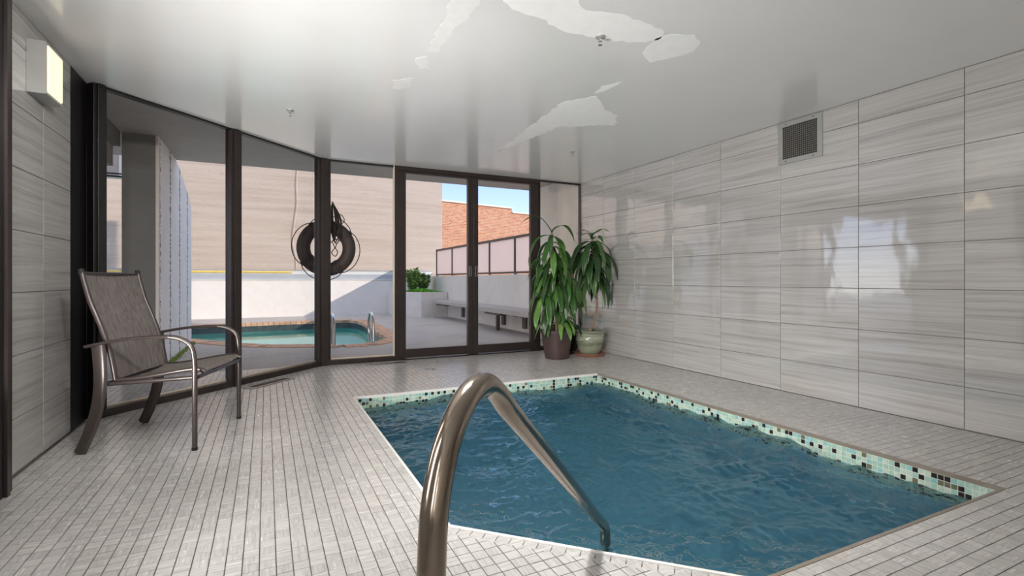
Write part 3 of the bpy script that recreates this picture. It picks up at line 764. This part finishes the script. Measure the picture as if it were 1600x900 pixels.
# ------------------------------------------------------------------ floor grilles and drain
def fgrille(x, y, rz, L, w, label):
    e_ = empty('floor_grille', (x, y, 0), rz); tag(e_, label, 'floor grille', 'floor grilles along the glass')
    f_ = MB(); z0, z1 = .0008, .006
    f_.box((-L / 2, -w / 2, z0), (L / 2, -w / 2 + .022, z1)).box((-L / 2, w / 2 - .022, z0), (L / 2, w / 2, z1)).box((-L / 2, -w / 2 + .022, z0), (-L / 2 + .03, w / 2 - .022, z1)).box((L / 2 - .03, -w / 2 + .022, z0), (L / 2, w / 2 - .022, z1))
    f_.build('frame', 'alu', e_)
    MB().box((-L / 2 + .03, -w / 2 + .022, z0), (L / 2 - .03, w / 2 - .022, z0 + .0012)).build('well', 'vent_brown', e_)
    nb_ = 22; sl = MB().box((-.003, -w / 2 + .022, .0018), (.003, w / 2 - .022, .0048)).mesh('slat', 'vent_brown')
    for k_ in range(nb_): inst('slat', sl, e_, (-L / 2 + .03 + (L - .06) * (k_ + .5) / nb_, 0, 0))
fgrille(.03, 5.155, PI / 4, .50, .125, 'metal floor grille set in the tiles under the angled window')
fgrille(1.22, 5.765, 0, .44, .11, 'dark floor grille set in the tiles before the sliding doors')
dr = empty('floor_drain', (1.563, 5.213, 0)); tag(dr, 'round floor drain cover between the doors and the pool', 'drain')
MB().lathe([(.085, .0006), (.085, .003), (.078, .004)], 28).build('cover', 'grille_metal', dr)
sl = MB().box((-.004, -.02, .004), (.004, .02, .0046)).mesh('slot', 'dark_void')
for k_ in range(9):
    a = 2 * PI * k_ / 9; inst('slot', sl, dr, (.045 * math.cos(a), .045 * math.sin(a), 0), (0, 0, a + PI / 2))

# ------------------------------------------------------------------ potted plants
def leaf_mesh(org, az, a0, a1, L, wd, twist=0, n=12, pw=.7):
    m = MB(); p = Vector(org); H = Vector((math.cos(az), math.sin(az), 0)); side = Vector((-math.sin(az), math.cos(az), 0))
    for i in range(n + 1):
        t_ = i / n; an = a0 + (a1 - a0) * (t_ ** pw); dr_ = H * math.cos(an) + Vector((0, 0, math.sin(an)))
        nr = H * -math.sin(an) + Vector((0, 0, math.cos(an)))
        w_ = wd * (.30 + .70 * math.sin(PI * min(1, t_ * 1.25 + .05) * .5) ) * (1 - max(0, t_ - .55) ** 1.5 / .45 ** 1.5) + .001
        tw = twist * t_ + .25 * math.sin(6 * t_ + az * 3); sd = side * math.cos(tw) + nr * math.sin(tw); up = nr * math.cos(tw) - side * math.sin(tw)
        wob = up * .006 * math.sin(11 * t_ + az * 5)
        for u, dz in ((-1, .22), (-.5, .06), (0, 0), (.5, .06), (1, .22)): m.v.append(tuple(p + sd * (u * w_) + up * (dz * w_) + wob))
        p = p + dr_ * (L / n)
    for i in range(n):
        for k_ in range(4):
            a = i * 5 + k_; m.f.append((a, a + 1, a + 6, a + 5)); m.mi.append(0)
    return m
def leaf(parent, *a, mat='leaf', **kw):
    m = leaf_mesh(*a, **kw); px_, py_ = parent.location.x, parent.location.y
    lim = lambda v_, c: v_ if v_ < c - .05 else c - .05 + .05 * math.tanh((v_ - c + .05) / .05)
    m.v = [(lim(x + px_, XR - .012) - px_, lim(y + py_, YG - .07) - py_, z) for x, y, z in m.v]
    o = m.build('leaf', mat, parent, smooth=2)
    md = o.modifiers.new('thickness', 'SOLIDIFY'); md.thickness = .0012
    return o
rr = random.uniform
# 1: bushy plant in the brown pot
random.seed(21)
p1 = empty('potted_plant', (3.17, 5.29, 0)); tag(p1, 'bushy drooping leafy plant in a brown plastic pot beside the glass door', 'potted plant')
MB().lathe([(.135, 0), (.142, .006), (.190, .30), (.192, .31), (.205, .312), (.208, .345), (.196, .35), (.185, .345), (.18, .30), (.0, .30)], 40).build('pot', 'pot_brown', p1, smooth=True)
MB().lathe([(.182, .305), (.1, .318), (0, .322)], 24).build('soil', 'soil', p1, smooth=True)
stems = []
for (bx, by, tx, ty, hz) in ((-.03, -.04, -.13, -.10, 1.50), (.05, .02, .02, -.02, 1.36), (-.02, .06, -.10, .10, 1.22), (.04, -.06, .13, -.14, 1.02), (-.07, .0, -.20, -.04, .86)):
    pts = bez([(bx, by, .31), (bx + (tx - bx) * .2, by + (ty - by) * .35, .31 + (hz - .31) * .35), (bx + (tx - bx) * .6, by + (ty - by) * .6, .31 + (hz - .31) * .7), (tx, ty, hz)], 6)
    MB().tube(pts, [.014 - .006 * i / len(pts) for i in range(len(pts))], 8).build('cane', 'cane', p1, smooth=True); stems.append(pts)
for si, (pts, nl) in enumerate(zip(stems, (30, 28, 22, 16, 13))):
    for k_ in range(nl):
        f = .34 + .66 * (k_ / nl) if si < 2 else .55 + .45 * k_ / nl
        q = pts[min(len(pts) - 1, int(f * (len(pts) - 1)))]; az = k_ * 2.4 + si + rr(-.3, .3)
        if f < .95:
            leaf(p1, q, az, rr(.2, .8), rr(-1.60, -1.48), rr(.32, .50), rr(.034, .050), twist=rr(-.6, .6), pw=.28)
        else: leaf(p1, q, az, rr(.7, 1.2), rr(-1.6, -1.3), rr(.36, .52), rr(.030, .042), twist=rr(-.5, .5), pw=.4)
top = stems[0][-1]
leaf(p1, top, PI * .95, 1.15, -1.2, .50, .036, pw=1.3)
leaf(p1, top + Vector((0, 0, -.05)), PI * 1.02, .6, -1.65, .56, .036, pw=.5)
leaf(p1, top, PI * .1, .95, -1.4, .55, .024, pw=.9)
for k_ in range(14):      # low skirt of leaves over the pot rim
    az = k_ * .46 + rr(-.2, .2); leaf(p1, (.08 * math.cos(az), .08 * math.sin(az), rr(.40, .52)), az, rr(.3, .8), -1.5, rr(.26, .36), rr(.022, .036), twist=rr(-.5, .5), pw=.55)
# 2: tall cane plant in green glazed pot
random.seed(5)
sau = empty('plant_saucer', (3.665, 5.315, 0)); tag(sau, 'round terracotta saucer under the green glazed pot', 'saucer')
MB().lathe([(.16, 0.001), (.175, .004), (.195, .034), (.188, .036), (.17, .014), (0, .012)], 36).build('dish', 'terracotta', sau, smooth=True)
p2 = empty('potted_plant', (3.665, 5.315, .0145)); tag(p2, 'tall single-cane plant with drooping crown in a green glazed ceramic pot', 'potted plant')
MB().lathe([(.115, 0), (.122, .01), (.150, .08), (.172, .16), (.178, .21), (.172, .228), (.178, .236), (.180, .262), (.172, .27), (.190, .282), (.194, .298), (.182, .304), (.170, .298), (.165, .26), (0, .258)], 44).build('pot', 'glaze', p2, smooth=True)
MB().lathe([(.166, .262), (.08, .272), (0, .274)], 24).build('soil', 'soil', p2, smooth=True)
cane = bez([(-.01, -.01, .26), (.05, -.02, .40), (.09, -.03, .58), (.08, -.03, .80), (.045, -.02, 1.02), (.03, -.02, 1.26), (.02, -.02, 1.50)], 6)
MB().tube(cane, [.016 - .005 * i / len(cane) for i in range(len(cane))], 10).build('cane', 'cane', p2, smooth=True)
for k_ in range(46):
    f = .62 + .38 * k_ / 46; q = cane[min(len(cane) - 1, int(f * (len(cane) - 1)))]; az = k_ * 2.4 + rr(-.2, .2)
    if f < .80: leaf(p2, q, az, rr(.2, .6), rr(-1.6, -1.5), rr(.38, .52), rr(.036, .052), twist=rr(-.5, .5), pw=.28, mat='leaf_dark')
    elif f < .95: leaf(p2, q, az, rr(.6, 1.1), rr(-1.60, -1.5), rr(.48, .66), rr(.036, .052), twist=rr(-.5, .5), pw=.36, mat='leaf_dark')
    else: leaf(p2, q, az, rr(.9, 1.4), rr(-1.5, -.6), rr(.22, .38), rr(.018, .028), twist=rr(-.5, .5), pw=.9, mat='leaf_dark')
# 3: low plant behind in dark pot
random.seed(9)
p3 = empty('potted_plant', (3.52, 5.70, 0)); p3.scale = (.9, .9, .95); tag(p3, 'dark round pot with a small sprouting plant half hidden behind the other pots', 'potted plant')
MB().lathe([(.16, .02), (.175, .03), (.225, .33), (.24, .335), (.242, .365), (.228, .37), (.215, .36), (.21, .33), (0, .33)], 36).build('pot', 'pot_dark', p3, smooth=True)
MB().lathe([(.20, 0.001), (.215, .006), (.222, .03), (.17, .032)], 32).build('saucer', 'brown_saucer', p3, smooth=True)
MB().lathe([(.212, .335), (.1, .35), (0, .352)], 24).build('soil', 'soil', p3, smooth=True)
st3 = [(0, -.03, .34), (.01, -.03, .45), (-.005, -.03, .55)]
MB().tube(st3, .012, 8).build('cane', 'cane', p3, smooth=True)
for k_ in range(6): leaf(p3, (-.003, -.03, .5 + .01 * k_), k_ * 1.35 + .3, rr(.7, 1.2), rr(-.9, .1), rr(.16, .24), rr(.014, .02), mat='leaf_dark', pw=1.0)
MB().tube(bez([(-.1, .02, .34), (-.16, -.04, .62), (-.07, -.08, .78), (.07, -.1, .90)], 6), .008, 8).build('bent_cane', 'twig', p3, smooth=True)

# ------------------------------------------------------------------ life ring hung outside the glass
RX, RY, RZ = .63, 6.22, 1.317
lr = empty('life_ring', (RX, RY, RZ)); tag(lr, 'dark life ring with grab rope hung outside behind the window mullion', 'life ring')
R0, r0 = .250, .075
tor = [(R0 * math.cos(2 * PI * k_ / 48), 0, R0 * math.sin(2 * PI * k_ / 48)) for k_ in range(49)]
m = MB(); nn_ = 18
for k_ in range(48):
    a = 2 * PI * k_ / 48
    for b in range(nn_):
        c = 2 * PI * b / nn_; rad = R0 + r0 * math.cos(c); m.v.append((rad * math.cos(a), .062 * math.sin(c), rad * math.sin(a)))
for k_ in range(48):
    for b in range(nn_):
        m.f.append((k_ * nn_ + b, k_ * nn_ + (b + 1) % nn_, ((k_ + 1) % 48) * nn_ + (b + 1) % nn_, ((k_ + 1) % 48) * nn_ + b)); m.mi.append(0)
plain('ring_skin', rgb(62, 52, 52), .6, var=.12, nscale=18)
m.build('ring', 'ring_skin', lr, smooth=True)
angs = [math.radians(a) for a in (35, 122, 215, 300)]
for a in angs:
    c = Vector((R0 * math.cos(a), 0, R0 * math.sin(a))); rd = Vector((math.cos(a), 0, math.sin(a))); tn = Vector((-math.sin(a), 0, math.cos(a)))
    band = [c + rd * (r0 + .004) * math.cos(b) + Vector((0, .066 * math.sin(b), 0)) for b in [2 * PI * i / 20 for i in range(21)]]
    MB().tube(band, [(.0035, .026)] * 21, 8, flat=rd).build('strap', 'strap', lr, smooth=True)
for i in range(4):
    a, b = angs[i], angs[(i + 1) % 4] + (2 * PI if i == 3 else 0)
    pts = bez([((R0 + r0 + .006 + .045 * math.sin(PI * u) ** .7) * math.cos(a + (b - a) * u), .0, (R0 + r0 + .006 + .045 * math.sin(PI * u) ** .7) * math.sin(a + (b - a) * u)) for u in (0, .12, .3, .5, .7, .88, 1)], 5)
    MB().tube(pts, .005, 8).build('grab_rope', 'rope', lr, smooth=True)
rc = empty('rope_bundle', (.685, 6.13, 1.80)); tag(rc, 'tangled bundle of dark rope hanging over the top of the life ring', 'rope')
MB().tube([(0, -.10, .02), (0, .0, .02), (0, .03, .03), (0, .035, .055)], .006, 8).build('hook', 'frame_black', rc, smooth=True)
random.seed(3)
for k_ in range(9):
    w_ = rr(.015, .055); l_ = rr(.28, .44); ph = rr(-.02, .05)
    pts = bez([(0, 0, .03), (-w_ + ph, rr(-.02, .02), -l_ * .4), (-w_ * .7 + ph, rr(-.02, .02), -l_ * .8), (ph, 0, -l_), (w_ + ph, rr(-.02, .02), -l_ * .75), (w_ * .8 + ph, rr(-.02, .02), -l_ * .35), (.005, 0, .03)], 6)
    MB().tube(pts, .006, 7).build('rope_loop', 'rope', rc, smooth=True)
MB().tube(bez([(.03, 0, -.14), (.09, 0, -.10), (.13, 0, -.16), (.10, 0, -.20), (.04, 0, -.20), (.02, 0, -.24)], 6), .005, 7).build('rope_loop', 'rope', rc, smooth=True)
MB().tube(bez([(.0, -.0, -.42), (.02, 0, -.47), (.055, 0, -.53), (.03, 0, -.58), (-.01, 0, -.54), (.03, 0, -.48), (.045, 0, -.44)], 6), .005, 7).build('rope_loop', 'rope', rc, smooth=True)

# ------------------------------------------------------------------ outside: building, soffit, deck
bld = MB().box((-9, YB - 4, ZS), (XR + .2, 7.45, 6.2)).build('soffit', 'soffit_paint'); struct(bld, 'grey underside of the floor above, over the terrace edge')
deck_b = MB()
OP = [(-1.0, 9.40), (-.74, 9.02), (-.32, 8.48), (.05, 8.12), (.6, 7.88), (1.0, 7.64), (1.3, 7.66), (1.52, 7.86), (1.78, 8.22), (1.80, 9.2), (1.85, 10.2), (1.90, 11.2), (1.88, 11.9), (1.72, 12.25), (1.40, 12.36), (.6, 12.33), (-.4, 12.25), (-1.3, 12.2), (-2.6, 12.2), (-4.0, 12.0), (-4.4, 11.2), (-4.0, 10.4), (-3.0, 10.1), (-1.8, 9.9)]
def offset(poly, d):
    out = []; n_ = len(poly)
    for i in range(n_):
        p, q, r_ = Vector(poly[i - 1]), Vector(poly[i]), Vector(poly[(i + 1) % n_]); t1, t2 = (q - p).normalized(), (r_ - q).normalized()
        nr = (Vector((t1.y, -t1.x)) + Vector((t2.y, -t2.x))).normalized(); k_ = max(.5, nr.dot(Vector((t1.y, -t1.x)))); out.append(tuple(q + nr * d / k_))
    return out
# deck with the pool cut out
import bmesh
bmd = bmesh.new(); CW = .27
outer = [(-9, 6.03), (XR + .25, 6.03), (XR + .25, 14.3), (-9, 14.3)]
vo = [bmd.verts.new((x, y, 0)) for x, y in outer]; vi = [bmd.verts.new((x, y, 0)) for x, y in offset(OP, CW - .02)]
ed = [bmd.edges.new((vo[i], vo[(i + 1) % 4])) for i in range(4)] + [bmd.edges.new((vi[i], vi[(i + 1) % len(vi)])) for i in range(len(vi))]
bmesh.ops.triangle_fill(bmd, edges=ed, use_beauty=True, use_dissolve=False)
for f in bmd.faces:
    if f.normal.z < 0: f.normal_flip()
me = bpy.data.meshes.new('deck'); bmd.to_mesh(me); bmd.free(); me.materials.append(M['aggregate'])
deck = bpy.data.objects.new('terrace_deck', me); COL.objects.link(deck); struct(deck, 'grey exposed aggregate terrace around the outdoor pool')
MB().box((-9, 4.0, -.02), (-1.75, 6.03, 0)).build('deck_side', 'aggregate', deck)
struct(MB().box((-80, -60, -1.6), (90, 90, -1.5)).build('ground', 'ground_far'), 'flat ground beyond the terrace')

sp = empty('swimming_pool', (0, 9.9, 0)); tag(sp, 'outdoor swimming pool with brick coping and turquoise water on the terrace', 'pool')
m = MB(); n_ = len(OP); loc = [(x, y - 9.9) for x, y in OP]
m.add([(x, y, -.02) for x, y in loc] + [(x, y, -1.1) for x, y in loc], [(i, n_ + i, n_ + (i + 1) % n_, (i + 1) % n_) for i in range(n_)] + [tuple(range(n_, 2 * n_))]); m.build('shell', 'aqua_plaster', sp)
m = MB(); inn = [(x, y) for x, y in offset(loc, -.008)]
m.add([(x, y, -.045) for x, y in inn] + [(x, y, -.25) for x, y in inn], [(i, n_ + i, n_ + (i + 1) % n_, (i + 1) % n_) for i in range(n_)]); m.build('waterline_tiles', 'pool_dark_tile', sp)
m = MB(); oo = offset(loc, CW)
for i in range(n_):
    a, b, c, d = loc[i], loc[(i + 1) % n_], oo[(i + 1) % n_], oo[i]; m.add([(*a, -.006), (*b, -.006), (*c, -.006), (*d, -.006), (*a, -.05), (*b, -.05)], [(0, 3, 2, 1), (0, 1, 5, 4)])
m.build('mortar_bed', 'mortar', sp)
BW = .115; bme = MB().box((-BW / 2 + .005, -.02, -.05), (BW / 2 - .005, CW, .012)).mesh('brick', 'coping_brick')
for i in range(n_):
    p, q = Vector(loc[i]), Vector(loc[(i + 1) % n_]); L = (q - p).length; kk = max(1, round(L / BW)); d = (q - p).normalized(); an = math.atan2(d.y, d.x) + PI
    if (q.x + p.x) / 2 < -2.6: continue
    for k_ in range(kk):
        c = p.lerp(q, (k_ + .5) / kk); o = inst('brick', bme, sp, (c.x, c.y, random.uniform(-.002, .002)), (0, 0, an)); o.scale.x = L / kk / BW
m = MB(); NX2 = 40
o = MB().add([(x, y, -.165) for x, y in OP], [tuple(range(n_))]).build('outdoor_water', 'pool_water'); tag(o, 'calm turquoise water filling the outdoor pool', 'water', kind='stuff')

def grab(x, y, label):
    e_ = empty('grab_rail', (x, y, 0)); tag(e_, label, 'grab rail', 'pool ladder grab rails')
    pts = [(0, 0, 0), (0, .02, .15)] + bez([(0, .03, .22), (-.002, .07, .36), (-.004, .16, .445), (-.006, .27, .43), (-.008, .34, .34), (-.008, .36, .22), (-.006, .34, .10), (-.002, .27, -.02), (0, .20, -.09), (0, .185, -.2)], 6) + [(0, .185, -.5)]
    MB().tube(pts, .021, 14).build('rail_tube', 'steel_bright', e_, smooth=True)
    MB().lathe([(.045, .013), (.045, .018), (.024, .026)], 18).build('base_flange', 'steel_bright', e_, smooth=True)
grab(.875, 7.60, 'curved steel grab rail at the outdoor pool, half behind the mullion')
grab(1.44, 7.68, 'curved steel grab rail at the outdoor pool nearer the planter')

# fin wall and clutter at the left
f_ = MB(); prof2 = [(6.30, 0), (8.86, 0), (8.86, 1.92), (8.80, 2.02), (8.62, 2.12), (8.3, 2.22), (8.0, 2.30), (7.72, 2.37), (7.45, 2.43), (6.30, 2.43)]
nn_ = len(prof2); f_.add([(-1.30, y, z) for y, z in prof2] + [(-1.0, y, z) for y, z in prof2], [tuple(reversed(range(nn_))), tuple(range(nn_, 2 * nn_))] + [(i, (i + 1) % nn_, nn_ + (i + 1) % nn_, nn_ + i) for i in range(nn_)])
fin = f_.build('wall_fin', 'fin_paint'); struct(fin, 'white painted concrete fin wall with flaking vertical joints')
MB().box((-1.302, 6.27, 0), (-1.02, 6.299, 2.428)).build('end_face', 'fin_shade_grey', fin)  # end of the white fin; its shade is put into this grey
MB().box((-1.02, 6.27, 0), (-.995, 6.33, 2.428)).build('corner_bead', 'white_paint', fin)
g = MB(); random.seed(12)
for k_ in range(420):
    y = rr(6.7, 8.86); x = -1.0 + abs(random.gauss(0, .03)) + .002; hh_ = rr(.02, .055); a = rr(0, 6.3); dx, dy = .006 * math.cos(a), .006 * math.sin(a)
    g.add([(x - dx, y - dy, 0), (x + dx, y + dy, 0), (x + dx * 3 * rr(-1, 1), y + dy * 3, hh_)], [(0, 1, 2)])
o = g.build('grass_strip', 'grass'); tag(o, 'thin line of grass growing along the foot of the fin wall', 'grass', kind='stuff')
b_ = empty('bulkhead', (-1.55, 5.4, 2.1)); struct(b_, 'boxed-in beam under the soffit beside the fin wall')
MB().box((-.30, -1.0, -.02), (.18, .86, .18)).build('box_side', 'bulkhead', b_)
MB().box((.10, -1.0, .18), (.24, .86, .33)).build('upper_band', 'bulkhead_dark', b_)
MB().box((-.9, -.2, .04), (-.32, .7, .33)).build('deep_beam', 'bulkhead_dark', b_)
struct(MB().box((-7, 9.0, 2.44), (-1.9, 9.3, 3.6)).build('beam_far', 'white_paint'), 'pale beam far behind the fin wall')
cb = empty('cable', (-2.2, 8.9, 2.42)); tag(cb, 'straight dark cable strung under the pale beam beside the fin wall', 'cable')
MB().tube([(-4, 0, .02), (-1, 0, .0), (1.0, 0, -.01)], .014, 8).build('sheath', 'frame_black', cb)
cb = empty('cable', (-2.2, 8.95, 2.42)); tag(cb, 'slack dark cable sagging just above the straight one', 'cable')
MB().tube(bez([(-1.5, 0, .22), (-.75, 0, .12), (-.3, 0, .045), (.2, 0, .04), (1.0, 0, .045)], 5), .011, 8).build('sheath', 'frame_black', cb)

# terrace back wall, ledge, concrete building behind
struct(MB().box((-9, 14.25, -.1), (4.35, 14.40, .945)).build('wall_terrace_back', 'white_paint'), 'low white wall behind the outdoor pool')
le = empty('parapet_ledge', (0, 14.4, .945)); struct(le, 'grey metal ledge along the top of the low white wall')
MB().box((-9, -.17, 0), (4.35, .25, .02)).build('cap', 'ledge_pale', le)
MB().box((-9, -.10, .02), (4.35, .25, .15)).build('fascia', 'ledge_grey', le)
MB().box((-9, -.08, .15), (4.35, .25, .245)).build('upper_fascia', 'ledge_pale', le)
MB().box((-9, -.105, .18), (.60, -.08, .222)).build('yellow_strip', 'yellow_line', le)
MB().box((-9, -.10, .245), (4.35, .25, .262)).build('drip_edge', 'ledge_grey', le)
nb_ = empty('concrete_building', (0, 14.75, 0)); tag(nb_, 'windowless tan board-marked concrete building rising behind the terrace', 'building')
MB().box((-16, 0, -1.5), (4.80, 8, 9.0)).build('wall', 'board_concrete', nb_)
rb = bez([(.70 + .05 * math.sin(z_ * 2.3) + .03 * math.sin(z_ * 5.1), 0, z_) for z_ in [x_ * .5 for x_ in range(2, 19)]], 3)
MB().tube(rb, [.02 + .012 * abs(math.sin(3 * i)) for i in range(len(rb))], 8).build('pour_seam', 'board_concrete', nb_, smooth=True)

# side wall, frosted railing, bench
struct(MB().box((4.2, 7.45, -.1), (4.36, 14.40, 1.05)).build('wall_terrace_side', 'side_wall'), 'grey white terrace wall behind the long bench')
rl = empty('railing', (4.27, 7.45, 1.05)); tag(rl, 'terrace railing of frosted panels in a dark metal frame', 'railing')
Lr = 6.15
MB().box((-.03, 0, .69), (.03, Lr, .735)).build('top_rail', 'dark_rail', rl, bevel=.004)
MB().box((-.02, 0, .02), (.02, Lr, .055)).build('bottom_rail', 'dark_rail', rl, bevel=.004)
py_ = [0.02, 1.2, 2.42, 3.66, 4.82, 6.12]
pm = MB().box((-.024, -.024, 0), (.024, .024, .69)).mesh('post', 'dark_rail')
for y in py_: inst('post', pm, rl, (0, y, 0))
for a, b in zip(py_, py_[1:]): MB().box((-.006, a + .028, .058), (.006, b - .028, .688)).build('panel', 'frosted', rl)
be = empty('terrace_bench', (4.2, 9.7, 0)); tag(be, 'long stone slab bench along the terrace side wall', 'bench')
MB().prism([(-.48, -2.75), (-.235, -2.75), (-.235, -2.19), (-.004, -2.19), (-.004, -.35), (-.48, -.35)], .345, .435).build('slab', 'bench_stone', be, bevel=.006)
MB().box((-.40, -.34, .355), (-.002, 2.66, .435)).build('slab', 'bench_stone', be, bevel=.006)
for y in (-1.62, -.72, 1.55): MB().box((-.05, y - .06, .07), (-.004, y + .06, .34)).build('wall_bracket', 'dark_rail', be)
MB().box((-.32, -1.06, 0), (-.26, -1.0, .30)).build('leg', 'dark_rail', be)
MB().box((-.40, -1.35, .30), (-.20, -.65, .345)).build('cross_beam', 'dark_rail', be)
MB().box((-.42, 1.7, .325), (-.30, 2.4, .355)).build('cross_beam', 'dark_rail', be)
MB().box((-.40, -2.4, .32), (-.27, -1.9, .345)).build('cross_beam', 'dark_rail', be)

# planter with shrub
pl = empty('planter', (3.6, 13.3, 0)); tag(pl, 'pale grey angled concrete planter in the terrace corner', 'planter')
pp = [(3.05, 14.24), (3.03, 13.35), (3.50, 12.42), (4.19, 12.42), (4.19, 14.24)]; pin = [(3.15, 14.2), (3.13, 13.38), (3.57, 12.52), (4.15, 12.52), (4.15, 14.2)]
L_ = lambda P_: [(x - 3.6, y - 13.3) for x, y in P_]
m = MB(); a, b = L_(pp), L_(pin); n5 = 5
m.add([(x, y, 0) for x, y in a] + [(x, y, .635) for x, y in a] + [(x, y, .635) for x, y in b] + [(x, y, .55) for x, y in b],
      [(i, (i + 1) % 5, 5 + (i + 1) % 5, 5 + i) for i in range(5)] + [(5 + i, 5 + (i + 1) % 5, 10 + (i + 1) % 5, 10 + i) for i in range(5)] + [(10 + i, 10 + (i + 1) % 5, 15 + (i + 1) % 5, 15 + i) for i in range(5)] + [(0, 4, 3, 2, 1)])
m.build('box', 'planter_paint', pl)
MB().prism([(x, y) for x, y in b], .50, .58).build('soil', 'soil', pl)
random.seed(44); g = MB()
for k_ in range(5200):
    x, y = rr(3.12, 4.15), rr(12.5, 14.1)
    if x < 3.12 + max(0, (13.38 - y)) * .50 + .03: continue
    cz = .60 + .10 * math.exp(-((x - 3.68) ** 2 / .12 + (y - 13.1) ** 2 / .35)) + .02 * pn((x * 6, y * 6, 0))
    a = rr(0, 6.3); l_ = rr(.02, .05); w_ = .014; d = Vector((math.cos(a), math.sin(a), rr(.2, 1.2))).normalized() * l_; s_ = Vector((-math.sin(a), math.cos(a), 0)) * w_; c = Vector((x, y, cz))
    g.add([c - s_ * .4, c + d * .5 - s_, c + d, c + d * .5 + s_, c + s_ * .4], [(0, 1, 2, 3, 4)])
for k_ in range(1): g.prism([(x * .98 + .02 * 3.6, y) for x, y in [(3.16, 14.1), (3.16, 13.4), (3.60, 12.54), (4.14, 12.54), (4.14, 14.1)]], .58, .60)
o = g.build('ground_cover', 'cover_green'); tag(o, 'bright green ground cover filling the terrace planter', 'plants', kind='stuff')
def shrub(x, y, z, h_, r_, nlv, label, seed):
    random.seed(seed); e_ = empty('shrub', (x, y, z)); tag(e_, label, 'shrub', 'shrubs in the planter')
    tw = MB(); lf = MB()
    for k_ in range(16):
        a = rr(0, 6.3); rad = r_ * rr(.2, 1); tip = Vector((rad * math.cos(a), rad * math.sin(a), h_ * rr(.6, 1.0))); mid = tip * .5 + Vector((0, 0, .05))
        pts = bez([(0, 0, 0), mid, tip], 5); tw.tube(pts, .006, 5)
        for j_ in range(nlv // 16):
            q = pts[random.randint(2, len(pts) - 1)] + Vector((rr(-.05, .05), rr(-.05, .05), rr(-.04, .05))); b_ = rr(0, 6.3); l_ = rr(.07, .12)
            d = Vector((math.cos(b_), math.sin(b_), rr(-.2, .9))).normalized() * l_; s_ = d.cross(Vector((rr(-1, 1), rr(-1, 1), 1))).normalized() * l_ * .3
            lf.add([q, q + d * .45 - s_, q + d, q + d * .45 + s_], [(0, 1, 2, 3)])
    tw.build('twigs', 'twig', e_); o = lf.build('foliage', 'shrub_leaf', e_); o['kind'] = 'stuff'
shrub(3.52, 13.35, .595, .60, .26, 1500, 'leafy green shrub in the planter, the one closer to the outdoor pool', 4)
shrub(3.86, 13.55, .595, .50, .21, 1300, 'leafy green shrub in the planter, the one closer to the railing', 8)

# brick building beyond
p, q = Vector((8.2, 25.84)), Vector((13.05, 26.9)); d = (q - p).normalized(); an = math.atan2(d.y, d.x)
bb = empty('brick_building', (8.2, 25.84, -1.5), an); tag(bb, 'orange brick building with stepped parapet beyond the railing', 'building')
def yup(mb, name, mat):   # brick pattern runs along local x / z: rotate the mesh so its texture plane is upright
    o = mb.build(name, mat, bb); return o
o = MB().box((-3, -.0, 0), (4.95, 6.62, 6)).build('wall', 'far_brick', bb); o.rotation_euler = (PI / 2, 0, 0); o.location = (0, 6, 0)
o.data.materials[0] = M['far_brick']
o2 = MB().box((4.95, 0, 0), (22, 6.38, 6)).build('lower_wall', 'far_brick', bb); o2.rotation_euler = (PI / 2, 0, 0); o2.location = (0, 6, 0)
MB().box((-3.05, -.08, 6.62), (5.0, 6.05, 6.70)).build('coping', 'cream', bb)
MB().box((4.95, -.08, 6.38), (22, 6.05, 6.46)).build('coping', 'cream', bb)

# water bends the added fill spots onto the basin
for o in bpy.data.objects:
    if o.name == 'indoor_water': o.cycles.is_caustics_caster = True
    if o.name == 'pool_basin' or (o.parent and (o.parent.name == 'pool_basin' or o.parent.name.startswith('step'))): o.cycles.is_caustics_receiver = True
